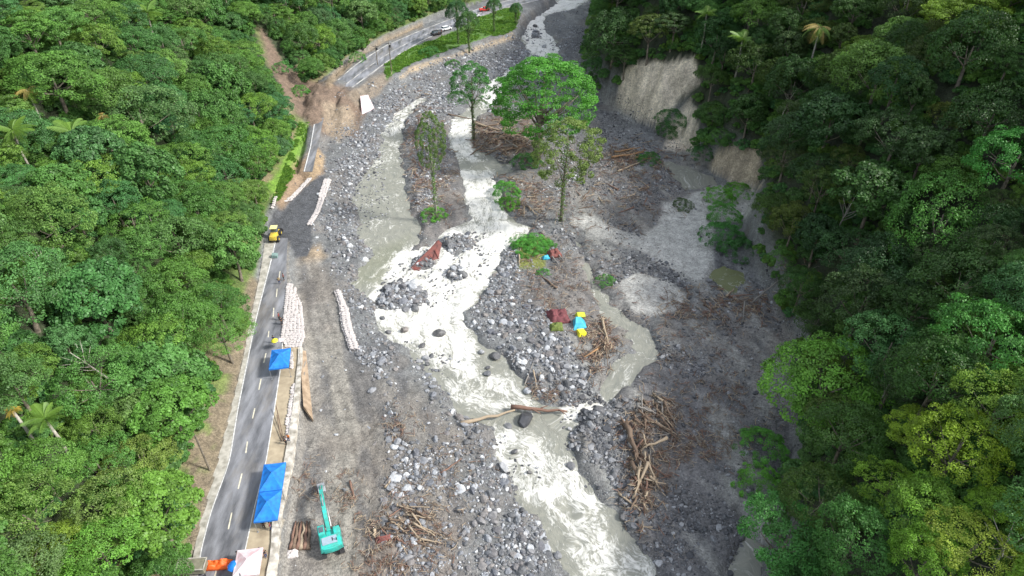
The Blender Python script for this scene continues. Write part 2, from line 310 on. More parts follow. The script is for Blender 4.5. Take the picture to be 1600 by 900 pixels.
tag(ter, 'grey boulder strewn river bed and brown soil between two forested valley slopes', kind='structure')

# ---------------------------------------------------------------- river
WZ = -.42
def water_mat():
    m, t, b = mat_new('silty_water'); L = t.links.new
    f = N(t, 'ShaderNodeAttribute', attribute_name='foam'); u = N(t, 'ShaderNodeAttribute', attribute_name='fu'); v = N(t, 'ShaderNodeAttribute', attribute_name='fv'); gr = N(t, 'ShaderNodeAttribute', attribute_name='green')
    cb = N(t, 'ShaderNodeCombineXYZ'); L(u.outputs['Fac'], cb.inputs[0]); L(v.outputs['Fac'], cb.inputs[1])
    def nz(sc, su, det=5, dist=0.):
        mp = N(t, 'ShaderNodeMapping'); mp.inputs['Scale'].default_value = (su, 1, 1); L(cb.outputs[0], mp.inputs[0])
        n = N(t, 'ShaderNodeTexNoise'); n.inputs['Scale'].default_value = sc; n.inputs['Detail'].default_value = det; n.inputs['Distortion'].default_value = dist; n.inputs['Roughness'].default_value = .62; L(mp.outputs[0], n.inputs['Vector']); return n
    a, c, w = nz(.42, .6, 8, 1.0), nz(1.7, .55, 6, 1.6), nz(.9, .8, 8, .6)
    s = N(t, 'ShaderNodeMath', operation='ADD'); L(a.outputs[0], s.inputs[0]); L(c.outputs[0], s.inputs[1])
    h = N(t, 'ShaderNodeMath', operation='MULTIPLY_ADD'); L(s.outputs[0], h.inputs[0]); h.inputs[1].default_value = 4.6; h.inputs[2].default_value = -5.35
    q = N(t, 'ShaderNodeMath', operation='MULTIPLY_ADD'); L(f.outputs['Fac'], q.inputs[0]); q.inputs[1].default_value = 1.5; L(h.outputs[0], q.inputs[2])
    r = N(t, 'ShaderNodeMapRange', interpolation_type='SMOOTHSTEP'); r.inputs[1].default_value = -.55; r.inputs[2].default_value = 1.2; L(q.outputs[0], r.inputs[0])
    r2 = N(t, 'ShaderNodeMapRange'); r2.inputs[1].default_value = .3; r2.inputs[2].default_value = .7; L(w.outputs[0], r2.inputs[0])
    wc = N(t, 'ShaderNodeMix', data_type='RGBA'); wc.inputs[6].default_value = (.195, .20, .172, 1); wc.inputs[7].default_value = (.285, .283, .235, 1); L(r2.outputs[0], wc.inputs[0])
    gm = N(t, 'ShaderNodeMix', data_type='RGBA'); gm.inputs[7].default_value = (.15, .165, .075, 1); L(gr.outputs['Fac'], gm.inputs[0]); L(wc.outputs[2], gm.inputs[6])
    fm = N(t, 'ShaderNodeMix', data_type='RGBA'); fm.inputs[7].default_value = (.70, .69, .64, 1); L(r.outputs[0], fm.inputs[0]); L(gm.outputs[2], fm.inputs[6]); L(fm.outputs[2], b.inputs['Base Color'])
    rr = N(t, 'ShaderNodeMapRange'); rr.inputs[3].default_value = .14; rr.inputs[4].default_value = .7; L(r.outputs[0], rr.inputs[0]); L(rr.outputs[0], b.inputs['Roughness'])
    bp = N(t, 'ShaderNodeBump'); bp.inputs['Distance'].default_value = .25; bp.inputs['Strength'].default_value = .5; L(s.outputs[0], bp.inputs['Height']); L(bp.outputs[0], b.inputs['Normal'])
    b.inputs['IOR'].default_value = 1.33
    return m
wx = np.arange(-42, 62, .4); wy = axis([(26, 110, .4, .5), (110, 345, .5, 1.4)]); WX, WY = np.meshgrid(wx, wy)
wpx, wpy, _ = proj(WX, WY, 0*WX+WZ)
foam = np.full(WX.shape, .0)
for poly, st, sf in [
    ([(650, 380), (700, 352), (740, 340), (800, 345), (832, 358), (795, 400), (770, 440), (745, 470), (728, 500), (745, 545), (748, 590), (722, 600), (690, 575), (640, 545), (600, 522), (572, 492), (568, 462), (590, 432), (610, 405)], 1.0, 14),
    ([(690, 590), (800, 585), (835, 640), (760, 650), (710, 630)], .62, 12),
    ([(700, 182), (745, 182), (745, 250), (705, 245)], .95, 8), ([(715, 262), (775, 268), (795, 345), (735, 345)], 1.0, 8),
    ([(750, 170), (760, 112), (830, 92), (805, 30), (870, 0), (930, -10), (900, 14), (850, 25), (880, 90), (870, 112), (790, 130), (770, 170)], 1.15, 6),
    ([(655, 148), (670, 150), (640, 185), (620, 215), (595, 215), (600, 188)], .6, 6), ([(595, 215), (630, 215), (635, 260), (585, 260)], .25, 10),
    ([(764, 665), (800, 662), (850, 690), (905, 735), (935, 790), (965, 850), (990, 960), (915, 960), (885, 830), (835, 790), (800, 770), (768, 720)], .78, 18),
    ([(870, 630), (925, 612), (955, 630), (915, 662), (880, 660)], .95, 6), ([(890, 860), (1030, 860), (1040, 960), (900, 960)], .45, 20)]:
    d = sdf(wpx, wpy, poly)+(fbm(WX, WY, 5, 3, 81)-.5)*2*sf*.6; foam = np.maximum(foam, st*sm(d, -sf, sf))
cl_a = GP([(928, -6), (870, 8), (825, 30), (845, 70), (850, 100), (790, 118), (755, 165), (720, 200), (726, 240), (750, 290), (765, 345), (735, 400), (670, 450), (660, 500), (700, 560), (760, 620), (830, 680), (870, 760), (930, 840), (965, 900), (990, 980)])
cl_b = GP([(662, 150), (618, 195), (606, 250), (595, 300), (605, 360), (600, 400), (565, 440)])
def chaikin(P_, k=3):
    for _ in range(k):
        Q = [P_[0]]
        for a, b in zip(P_[:-1], P_[1:]): Q += [(a[0]*.75+b[0]*.25, a[1]*.75+b[1]*.25), (a[0]*.25+b[0]*.75, a[1]*.25+b[1]*.75)]
        P_ = Q+[P_[-1]]
    return P_
cl_c = GP([(896, 365), (915, 420), (945, 480), (990, 520), (990, 560), (960, 605), (925, 635), (880, 650)])
da, ua, va = line_dist(WX, WY, chaikin(cl_a)); db, ub, vb = line_dist(WX, WY, chaikin(cl_b)); dc, uc, vc = line_dist(WX, WY, chaikin(cl_c))
useb = db < da*.75; fu = np.where(useb, ub+300, ua); fv = np.where(useb, vb+50, va)
usec = (dc < np.minimum(da, db)*.8); fu = np.where(usec, uc+600, fu); fv = np.where(usec, vc+90, fv)
fu = fu+(fbm(WX, WY, 6, 3, 191)-.5)*5; fv = fv+(fbm(WX, WY, 5, 3, 195)-.5)*4
green = np.zeros_like(WX)
green = np.maximum(green, sm(sdf(wpx, wpy, W_pond), -6, 0)); green = np.maximum(green, .3*sm(sdf(wpx, wpy, [(560, 400), (640, 370), (600, 445), (540, 445)]), -12, 12))
wz = WZ+foam*(fbm(WX+.4*WY, WY*.8, 2.6, 4, 91)-.42)*1.2+(fbm(WX, WY, 1.2, 2, 95)-.5)*.05
under = hgt(WX, WY) < wz+.25
inw = np.zeros(WX.shape, bool)
for poly, dep in waters: inw |= sdf(WX, WY, GP(poly)) > -5
wo = link(bpy.data.objects.new('river_water', grid_mesh('river_water', WX, WY, wz, under & inw, {'foam': foam, 'fu': fu, 'fv': fv, 'green': green}, water_mat())))
tag(wo, 'milky grey river with white rapids braiding down the boulder bed', kind='structure')

# ---------------------------------------------------------------- generic mesh helpers
def mesh_np(name, co, faces, mat, smooth=False, tone=None):
    me = bpy.data.meshes.new(name); me.from_pydata([tuple(c) for c in co], [], [tuple(f) for f in faces]) if not isinstance(faces, np.ndarray) else None
    if isinstance(faces, np.ndarray):
        k = faces.shape[1]; me.vertices.add(len(co)); me.vertices.foreach_set('co', np.asarray(co, np.float32).ravel())
        me.loops.add(faces.size); me.loops.foreach_set('vertex_index', faces.astype(np.int32).ravel())
        me.polygons.add(len(faces)); me.polygons.foreach_set('loop_start', np.arange(0, faces.size, k, dtype=np.int32)); me.polygons.foreach_set('loop_total', np.full(len(faces), k, np.int32))
        me.update(calc_edges=True)
    if smooth: me.polygons.foreach_set('use_smooth', np.ones(len(me.polygons), bool))
    if tone is not None:
        at = me.attributes.new('tone', 'FLOAT', 'POINT'); at.data.foreach_set('value', np.asarray(tone, np.float32))
    if mat is not None: me.materials.append(mat)
    return me
def add_tube(V, F, pts, rad, n=7, cap=True):
    pts = [Vector(p) for p in pts]; b0 = len(V); m = len(pts); up = Vector((0, 0, 1)); prev = None
    for i, p in enumerate(pts):
        t = (pts[min(i+1, m-1)]-pts[max(i-1, 0)]).normalized()
        a = t.cross(up) if prev is None else prev-t*prev.dot(t)
        if a.length < 1e-3: a = t.cross(Vector((1, 0, 0)))
        a.normalize(); prev = a; b = t.cross(a)
        for k in range(n):
            an = 2*PI*k/n; V.append(p+(a*math.cos(an)+b*math.sin(an))*rad[i])
    for i in range(m-1):
        for k in range(n):
            F.append((b0+i*n+k, b0+i*n+(k+1) % n, b0+(i+1)*n+(k+1) % n, b0+(i+1)*n+k))
    if cap: F.append(tuple(b0+k for k in range(n))[::-1]); F.append(tuple(b0+(m-1)*n+k for k in range(n)))
def add_box(V, F, c, s, rz=0, taper=1.0, rx=0):
    b0 = len(V); R = Euler((rx, 0, rz)).to_matrix()
    for z in (-1, 1):
        k = 1 if z < 0 else taper
        for x, y in ((-1, -1), (1, -1), (1, 1), (-1, 1)): V.append(R @ Vector((x*s[0]/2*k, y*s[1]/2*k, z*s[2]/2))+Vector(c))
    for f in ((3, 2, 1, 0), (4, 5, 6, 7), (0, 1, 5, 4), (1, 2, 6, 5), (2, 3, 7, 6), (3, 0, 4, 7)): F.append(tuple(b0+i for i in f))
def add_cyl(V, F, c, r, h, ax='z', n=16):
    d = {'x': Vector((1, 0, 0)), 'y': Vector((0, 1, 0)), 'z': Vector((0, 0, 1))}[ax]; add_tube(V, F, [Vector(c)-d*h/2, Vector(c)+d*h/2], [r, r], n)
def mk(name, V, F, mat, parent=None, bevel=0, smooth=False):
    me = bpy.data.meshes.new(name); me.from_pydata([tuple(v) for v in V], [], F); me.materials.append(mat)
    if bevel:
        bm = bmesh.new(); bm.from_mesh(me); bmesh.ops.bevel(bm, geom=bm.edges[:], offset=bevel, segments=2, affect='EDGES', profile=.6); bm.to_mesh(me); bm.free()
    if smooth: me.polygons.foreach_set('use_smooth', np.ones(len(me.polygons), bool))
    o = bpy.data.objects.new(name, me); return link(o, parent)
def empty(name, loc, rz=0, label=None, cat=None, group=None):
    o = bpy.data.objects.new(name, None); o.empty_display_size = .3; link(o); o.location = loc; o.rotation_euler = (0, 0, rz); return tag(o, label, cat, group)
def copy_tree(o, parent=None):
    c = o.copy(); COL.objects.link(c)
    if parent is not None: c.parent = parent
    for ch in list(o.children): copy_tree(ch, c)
    return c
def scatter(name, col_src, P, R, Sc, idx, label):
    me = bpy.data.meshes.new(name); me.vertices.add(len(P)); me.vertices.foreach_set('co', np.asarray(P, np.float32).ravel())
    for an, arr, ty, key in (('rot', R, 'FLOAT_VECTOR', 'vector'), ('scl', Sc, 'FLOAT_VECTOR', 'vector'), ('idx', idx, 'INT', 'value')):
        at = me.attributes.new(an, ty, 'POINT'); at.data.foreach_set(key, np.asarray(arr, np.int32 if ty == 'INT' else np.float32).ravel())
    o = link(bpy.data.objects.new(name, me)); tag(o, label, kind='stuff')
    ng = bpy.data.node_groups.new(name, 'GeometryNodeTree'); ng.interface.new_socket('Geometry', in_out='INPUT', socket_type='NodeSocketGeometry'); ng.interface.new_socket('Geometry', in_out='OUTPUT', socket_type='NodeSocketGeometry')
    n = ng.nodes; L = ng.links.new; gi = n.new('NodeGroupInput'); go = n.new('NodeGroupOutput'); ip = n.new('GeometryNodeInstanceOnPoints'); ci = n.new('GeometryNodeCollectionInfo')
    ci.inputs['Collection'].default_value = col_src; ci.inputs['Separate Children'].default_value = True; ci.inputs['Reset Children'].default_value = True
    ip.inputs['Pick Instance'].default_value = True
    def na(nm, ty):
        a = n.new('GeometryNodeInputNamedAttribute'); a.data_type = ty; a.inputs['Name'].default_value = nm; return a.outputs['Attribute']
    e2r = n.new('FunctionNodeEulerToRotation'); L(na('rot', 'FLOAT_VECTOR'), e2r.inputs[0])
    L(gi.outputs[0], ip.inputs['Points']); L(ci.outputs[0], ip.inputs['Instance']); L(na('idx', 'INT'), ip.inputs['Instance Index']); L(e2r.outputs[0], ip.inputs['Rotation']); L(na('scl', 'FLOAT_VECTOR'), ip.inputs['Scale'])
    L(ip.outputs[0], go.inputs[0]); md = o.modifiers.new('scatter', 'NODES'); md.node_group = ng
    return o
def source(name, meshes):
    c = bpy.data.collections.new(name)
    for i, m in enumerate(meshes): c.objects.link(bpy.data.objects.new('%s_%02d' % (name, i), m))
    return c

# ---------------------------------------------------------------- foliage
def leaf_mat(name, stops, transl=.28, objcol=True):
    m, t, b = mat_new(name); L = t.links.new
    oi = N(t, 'ShaderNodeObjectInfo'); rp = N(t, 'ShaderNodeValToRGB'); e = rp.color_ramp.elements; rp.color_ramp.interpolation = 'LINEAR'
    e[0].position = 0; e[0].color = (*stops[0], 1); e[1].position = 1; e[1].color = (*stops[-1], 1)
    for i, s in enumerate(stops[1:-1]): x = e.new((i+1)/(len(stops)-1)); x.color = (*s, 1)
    L(oi.outputs['Random'], rp.inputs[0])
    a = N(t, 'ShaderNodeAttribute', attribute_name='tone'); mr = N(t, 'ShaderNodeMapRange'); mr.inputs[3].default_value = .72; mr.inputs[4].default_value = 1.75; L(a.outputs['Fac'], mr.inputs[0])
    mu = N(t, 'ShaderNodeVectorMath', operation='SCALE'); L(rp.outputs[0], mu.inputs[0]); L(mr.outputs[0], mu.inputs['Scale'])
    mm = N(t, 'ShaderNodeVectorMath', operation='MULTIPLY'); L(mu.outputs[0], mm.inputs[0]); L(oi.outputs['Color'], mm.inputs[1])
    out = t.nodes['Material Output']; tr = N(t, 'ShaderNodeBsdfTranslucent'); ms = N(t, 'ShaderNodeMixShader'); ms.inputs[0].default_value = transl
    L(mm.outputs[0], b.inputs['Base Color']); L(mm.outputs[0], tr.inputs[0]); L(b.outputs[0], ms.inputs[1]); L(tr.outputs[0], ms.inputs[2]); L(ms.outputs[0], out.inputs[0])
    b.inputs['Roughness'].default_value = .5; b.inputs['Specular IOR Level'].default_value = .35
    return m
GREENS = [(.075, .185, .038), (.095, .205, .034), (.058, .155, .045), (.082, .195, .036), (.12, .215, .032), (.06, .165, .05), (.085, .17, .045), (.078, .195, .036)]
MLEAF = leaf_mat('rainforest_leaves', GREENS)
MLEAF1 = leaf_mat('plain_leaves', [(.055, .15, .03), (.055, .15, .03)])
MBARK = simple('bark', (.20, .17, .13), .85, .35, 2.5, bump=.4)
MBARKP = simple('pale_bark', (.42, .39, .33), .8, .25, 3)
def leaves(cent, nrm, size, asp=.55, rng=RNG, jit=.55, curl=0):
    n = len(cent); nr = nrm+rng.normal(0, jit, (n, 3)); nr /= np.linalg.norm(nr, axis=1)[:, None]+1e-9
    r = rng.normal(0, 1, (n, 3)); a = np.cross(nr, r); a /= np.linalg.norm(a, axis=1)[:, None]+1e-9; b = np.cross(nr, a)
    s = size[:, None]; v = np.stack([cent-a*s*.5, cent+b*s*asp*.5, cent+a*s*.5-nr*s*.12, cent-b*s*asp*.5], 1).reshape(-1, 3)
    f = np.arange(n*4).reshape(n, 4); return v, f
def crown_mesh(name, seed, R=5., Hh=.62, ncl=60, per=110, leaf=.42, clr=(.85, 1.6), tiers=0, mat=MLEAF, low=-.3, gap=0., asp=.6, rag=.25):
    rng = np.random.default_rng(seed); P = []; Nn = []; T = []
    lob = rng.normal(0, 1, (5, 3)); lob /= np.linalg.norm(lob, axis=1)[:, None]
    for i in range(ncl):
        u = low+(1-low)*((i+.5)/ncl)**.8; ph = i*2.39996+rng.normal(0, .25); rr = math.sqrt(max(0, 1-u*u))
        d = np.array([rr*math.cos(ph), rr*math.sin(ph), u]); k = .74+rag*max(0., float((lob@d).max()))+rng.uniform(-.1, .08)
        if tiers: d[2] = round(d[2]*tiers)/tiers
        c = d*R*k*np.array([1, 1, Hh]); cr = rng.uniform(*clr)*R/5; tn = rng.uniform(.15, .85)
        if rng.random() < gap: continue
        n = int(per*(cr/(R/5)/1.2)**2); q = rng.normal(0, 1, (n, 3))+d*1.1+np.array([0, 0, .45]); q /= np.linalg.norm(q, axis=1)[:, None]
        flat = np.array([1, 1, .62 if not tiers else .4])
        rad = cr*rng.uniform(.72, 1.05, n)[:, None]
        P.append(c+q*rad*flat); Nn.append(q*.8+np.array([0, 0, .5])); T.append(np.clip(tn+rng.normal(0, .17, n), 0, 1))
    P = np.concatenate(P); Nn = np.concatenate(Nn); T = np.concatenate(T); n = len(P)
    v, f = leaves(P, Nn, leaf*R/5*rng.uniform(.65, 1.3, n), asp, rng)
    return mesh_np(name, v, f, mat, tone=np.repeat(T, 4))
def trunk_mesh(name, seed, h=7., r=.28, R=5., nl=6, crz=1.0, mat=None):
    rd = random.Random(seed); V = []; F = []; bend = Vector((rd.uniform(-.6, .6), rd.uniform(-.6, .6), 0))
    pts = [Vector((0, 0, -h-1.5))]+[Vector((0, 0, -h+h*1.15*k/5))+bend*math.sin(k/5*PI) for k in range(6)]
    add_tube(V, F, pts, [r*1.5, r*1.25, r, r*.85, r*.7, r*.5, r*.25], 8)
    for i in range(nl):
        a = i*2.4+rd.random(); z0 = -h*rd.uniform(.15, .5); e = Vector((math.cos(a)*R*.7, math.sin(a)*R*.7, z0*.1+R*.22*rd.uniform(.2, 1)))
        s = Vector((0, 0, z0))+bend*.7; m_ = (s+e)/2+Vector((0, 0, -.4*rd.random())); add_tube(V, F, [s, m_, e], [r*.45, r*.3, r*.08], 5)
    me = bpy.data.meshes.new(name); me.from_pydata([tuple(v) for v in V], [], F); me.materials.append(mat or MBARK); me.polygons.foreach_set('use_smooth', np.ones(len(me.polygons), bool)); return me
# crown variants, unit R = 5 m, origin at the crown's middle height
CR = [crown_mesh('crown_mesh', 100+i, ncl=105, per=135, leaf=.26, clr=(.6, 1.45), Hh=.62+.12*(i % 3), rag=.22+.1*(i % 2)) for i in range(6)]
CR += [crown_mesh('crown_mesh', 120+i, ncl=70, per=150, leaf=.40, Hh=.75, clr=(.8, 1.5), asp=.75) for i in range(2)]       # big leaved
CR += [crown_mesh('crown_mesh', 140+i, ncl=135, per=130, leaf=.23, Hh=.6, clr=(.6, 1.1), rag=.4) for i in range(3)]           # fine, lumpy
CR += [crown_mesh('crown_mesh', 160+i, ncl=100, per=150, leaf=.25, Hh=.5, clr=(.7, 1.4), tiers=4, gap=.08, rag=.35) for i in range(3)]  # layered
TK = [trunk_mesh('trunk_mesh', 10+i) for i in range(4)]
NV = len(CR)
# Poisson-like planting on both slopes
rp = random.Random(11); cells = {}; trees = []
def near_ok(x, y, r):
    fq = (.53 if x < 20 else .60)**2
    ci, cj = int(x//10), int(y//10)
    for i in range(ci-2, ci+3):
        for j in range(cj-2, cj+3):
            for (a, b, q) in cells.get((i, j), ()):
                if (a-x)**2+(b-y)**2 < (r+q)**2*fq: return False
    return True
open_np = open_px
def march(px, py, off=0.):
    a = (px-800)/FPX; b = -(py-450)/FPX; D = np.array([a, cP+b*sP, -sP+b*cP]); t = np.linspace(20, 700, 2700)
    p = D[None]*t[:, None]; z = CAMH+p[:, 2]; k = np.nonzero(z <= hgt(p[:, 0], p[:, 1])+off)[0]
    i = k[0] if len(k) else len(t)-1; return p[i, 0], p[i, 1], z[i], t[i]
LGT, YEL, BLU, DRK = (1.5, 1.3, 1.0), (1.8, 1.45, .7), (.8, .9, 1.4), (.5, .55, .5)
special = [(362, 388, 42, 6, (1.0, 1.15, 1.5), 'round pale green large leaved tree overhanging the road verge by the yellow loader'),
 (243, 800, 66, 7, (1.5, 1.3, .9), 'big round bright green large leaved tree left of the paired blue canopies'),
 (268, 640, 58, 6, (1.25, 1.15, 1.0), 'round large leaved tree left of the brown verge below the single blue canopy'),
 (345, 515, 42, 9, (1.45, 1.25, .9), 'light green tree leaning over the brown verge left of the road'),
 (155, 860, 60, 0, (1.3, 1.3, 1.0), 'smooth bright green domed tree at the bottom edge of the left slope'),
 (85, 130, 60, 2, (1.1, 1.05, 1.0), 'broad green tree behind the large palm on the left slope'),
 (220, 185, 62, 8, (1.1, .95, 1.3), 'greyish green lumpy tree right of the large palm'),
 (340, 185, 45, 3, (1.0, 1.0, 1.1), 'green domed tree left of the landslide scar'),
 (1290, 605, 85, 11, (1.9, 1.75, .8), 'light green layered tree spreading from the right bank over the gravel'),
 (1390, 545, 60, 8, (.7, .8, 1.1), 'bluish green tree behind the light green layered tree on the right'),
 (1375, 120, 55, 1, (.9, .9, 1.0), 'dark domed tree high on the shaded right slope'),
 (1515, 30, 60, 12, (2.6, 1.7, .8), 'yellowish tree at the top right corner of the photo'),
 (1550, 540, 75, 13, (.9, 1.15, 1.0), 'pale green layered tree at the right edge halfway down'),
 (1470, 345, 70, 8, (.75, .95, .85), 'mid green broad tree in the middle of the dark right slope'),
 (1560, 640, 60, 10, YEL, 'yellow topped tree at the right edge of the photo'),
 (1500, 700, 68, 8, YEL, 'large yellow green tree in the lower right of the photo'),
 (1520, 860, 62, 9, (2.4, 1.6, 1.0), 'yellow green tree at the bottom right corner'),
 (1445, 880, 50, 2, (1.2, 1.3, .8), 'green bushy tree beside the yellow green corner tree'),
 (1230, 850, 70, 12, (.8, 1.1, 1.0), 'dark feathery green tree overhanging the bottom right pool'),
 (1330, 850, 60, 2, (.7, .8, .8), 'very dark dense tree right of the feathery tree by the pool'),
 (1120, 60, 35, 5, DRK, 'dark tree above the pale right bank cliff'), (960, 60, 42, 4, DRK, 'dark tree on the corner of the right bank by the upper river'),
 (1590, 250, 60, 13, (.75, 1.15, .75), 'bright green layered tree at the right edge a third of the way down')]
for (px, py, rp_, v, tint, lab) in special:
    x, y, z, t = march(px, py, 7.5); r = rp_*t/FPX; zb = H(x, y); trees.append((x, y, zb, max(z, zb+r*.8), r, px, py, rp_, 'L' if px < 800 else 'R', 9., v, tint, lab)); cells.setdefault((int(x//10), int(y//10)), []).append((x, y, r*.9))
palm_list = [(112, 208, 33, 0, 'large yellow green palm with drooping fronds high on the left slope'), (20, 205, 30, 0, 'second green palm at the left edge beside the large palm'), (42, 140, 24, 1, 'half dead palm with brown fronds above the two green palms'),
 (18, 640, 15, 2, 'dead palm with orange fronds at the left edge'), (160, 180, 16, 1, 'small brown fronded palm right of the large palm'), (1282, 42, 26, 1, 'drooping pale fronded palm near the top of the right slope'),
 (1104, 22, 20, 0, 'slender pale trunked palm above the right cliff'), (1160, 62, 22, 0, 'green palm hanging out of the right slope above the pale cliff'), (230, 20, 26, 0, 'palm at the top of the left slope'), (70, 655, 30, 0, 'dark green palm behind the dead orange palm')]
palms = []
for (px, py, rp_, kd, lab) in palm_list:
    x, y, z, t = march(px, py, 8.5 if px < 800 else 11.5); palms.append((x, y, z, rp_*t/FPX, kd, lab)); cells.setdefault((int(x//10), int(y//10)), []).append((x, y, 4.5))
cand = []
for side, D in (('L', hill_left), ('R', hill_right)):
    n = 26000; xs = RNG.uniform(-235, -20, n) if side == 'L' else RNG.uniform(15, 190, n); ys = RNG.uniform(14, 430, n)
    if side == 'L': xs[:3500] = RNG.uniform(-80, 140, 3500); ys[:3500] = RNG.uniform(260, 470, 3500)
    d = sdf(xs, ys, D); m = d > .8; xs, ys, d = xs[m], ys[m], d[m]; rr = RNG.choice([2.2, 3.0, 3.8, 4.6, 5.6], len(xs), p=[.2, .3, .27, .16, .07])*RNG.uniform(.9, 1.12, len(xs))
    rr = np.minimum(rr, 2.6+d*.5)
    zb = hgt(xs, ys); th = rr*RNG.uniform(.7, 1.15, len(xs))+RNG.uniform(0, 1.6 if side == 'L' else 4.5, len(xs)); zc = zb+th
    px, py, dep = proj(xs, ys, zc); rpx = rr*FPX/dep
    ok = (px > -120) & (px < 1720) & (py > -170) & (py < 1060)
    for a in np.linspace(0, 2*PI, 9)[:-1]:
        ok &= sdf(px+np.cos(a)*rpx*.95, py+np.sin(a)*rpx*.75, open_np) < 0
    ok &= sdf(px, py, open_np) < 0
    for i in np.nonzero(ok)[0]: cand.append((xs[i], ys[i], zb[i], zc[i], rr[i], px[i], py[i], rpx[i], side, d[i]))
cand.sort(key=lambda c: -c[4]*rp.uniform(.6, 1))
for c in cand:
    if near_ok(c[0], c[1], c[4]):
        trees.append(c); cells.setdefault((int(c[0]//10), int(c[1]//10)), []).append((c[0], c[1], c[4]))
print('trees', len(trees))
def vis_w(c):
    inside = 0 < c[5] < 1600 and -20 < c[6] < 920
    return (c[7] if inside else c[7]*.2)
trees.sort(key=lambda c: -vis_w(c)-(999 if len(c) > 10 else 0))
NTREE = 280
# name each near tree by look and where it stands
LM_T = [((112, 208), 'the large yellow green palm'), ((18, 640), 'the dead orange palm'), ((420, 110), 'the landslide scar'), ((431, 366), 'the yellow loader'), ((437, 557), 'the single blue canopy'), ((420, 768), 'the paired blue canopies'), ((303, 885), 'the khaki stall'), ((600, 60), 'the far road'), ((475, 220), 'the grass strip'), ((230, 20), 'the palm at the top left'),
 ((1020, 140), 'the large pale cliff'), ((1150, 260), 'the brownish cliff'), ((1140, 435), 'the green pond'), ((1165, 850), 'the bottom right pool'), ((1282, 42), 'the drooping pale fronded palm'), ((1290, 610), 'the spreading light green tree'), ((1500, 700), 'the large yellow green tree'), ((1470, 345), 'the broad mid slope tree'), ((930, 30), 'the upper river corner')]
GLM = ['']
def near_word(px, py, LM, far=60):
    q = sorted(LM, key=lambda l: math.hypot(l[0][0]-px, (l[0][1]-py)*1.2))[0]; dx, dy = px-q[0][0], py-q[0][1]; d = math.hypot(dx, dy)
    w_ = ('right of' if dx > 0 else 'left of') if abs(dx) > abs(dy)*1.6 else ('below' if dy > 0 else 'above') if abs(dy) > abs(dx)*1.6 else ('below and ' if dy > 0 else 'above and ')+('right of' if dx > 0 else 'left of')
    GLM[0] = q[1]; return ('far ' if d > far*3.5 else 'just ' if d < far else '')+w_+' '+q[1]
def place_word(c):
    px, py, side = c[5], c[6], c[8]
    if side == 'L':
        if px > 330 and py < 130: return 'on the slope above the far road'
        if px > 250: return 'beside the road verge' if py > 330 else 'on the left slope near the landslide'
        return ('low' if py > 620 else 'midway up' if py > 300 else 'high')+' on the sunlit left slope'
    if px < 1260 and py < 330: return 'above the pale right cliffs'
    if px < 1300: return 'at the foot of the right slope'
    return ('low' if py > 600 else 'midway up' if py > 300 else 'high')+' on the shaded right slope'
KINDS = ['rounded dense', 'bushy rounded', 'domed dense', 'rounded dense', 'bushy rounded', 'domed dense', 'large leaved', 'large leaved', 'lumpy small leaved', 'lumpy small leaved', 'lumpy small leaved', 'layered flat topped', 'layered flat topped', 'layered flat topped']
for i, c in enumerate(trees[:NTREE]):
    v = rp.randrange(NV); px, py = c[5], c[6]; s = c[4]/5
    tint = (rp.uniform(.85, 1.2),)*3; cw = 'green'
    t_ = rp.random()
    if c[8] == 'R':  # right slope tints lowered, the slope's shade put into the leaf colour
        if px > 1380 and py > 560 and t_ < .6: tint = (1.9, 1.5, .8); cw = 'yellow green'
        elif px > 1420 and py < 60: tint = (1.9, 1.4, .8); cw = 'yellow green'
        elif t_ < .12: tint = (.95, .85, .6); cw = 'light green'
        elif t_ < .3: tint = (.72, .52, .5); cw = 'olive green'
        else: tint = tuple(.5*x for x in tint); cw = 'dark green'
    else:
        if t_ < .18: tint = (1.4, 1.2, .9); cw = 'yellow green'
        elif t_ < .3: tint = (.8, .92, 1.15); cw = 'bluish green'
        elif t_ < .4: tint = (1.25, 1.0, 1.3); cw = 'greyish green'
        else: cw = 'bright green'
    lab = '%s %s tree %s' % (cw, KINDS[v], near_word(px, py, LM_T)); grp = 'forest trees around '+GLM[0]; lab = lab if len(lab.split()) < 17 else lab.replace('just ', '').replace('far ', '')
    if len(c) > 10: v, tint, lab = c[10:]; grp = None
    e = empty('broadleaf_tree', (c[0], c[1], c[2]), rp.uniform(0, 6.28), lab, 'tree', grp)
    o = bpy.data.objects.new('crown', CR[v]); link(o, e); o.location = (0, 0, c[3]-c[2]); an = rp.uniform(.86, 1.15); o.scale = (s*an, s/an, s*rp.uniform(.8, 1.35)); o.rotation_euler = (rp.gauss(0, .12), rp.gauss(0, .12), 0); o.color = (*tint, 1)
    k = bpy.data.objects.new('trunk', TK[i % 4]); link(k, e); k.location = (0, 0, c[3]-c[2]); k.scale = (s, s, max(.5, (c[3]-c[2])/7))
rest = trees[NTREE:]
src = source('forest_crown', CR)
P = np.array([(c[0], c[1], c[3]) for c in rest]); R_ = np.stack([0*P[:, 0], 0*P[:, 0], RNG.uniform(0, 6.28, len(P))], 1); sc = np.array([c[4]/5 for c in rest])
scatter('forest_canopy', src, P, R_, np.stack([sc, sc, sc*RNG.uniform(.85, 1.3, len(P))], 1), RNG.integers(0, NV, len(P)), 'dense rainforest canopy covering both valley slopes')
TKD = [trunk_mesh('dead_tree_mesh', 60+i, h=9, r=.22, nl=9, R=4.5, mat=MBARKP) for i in range(3)]
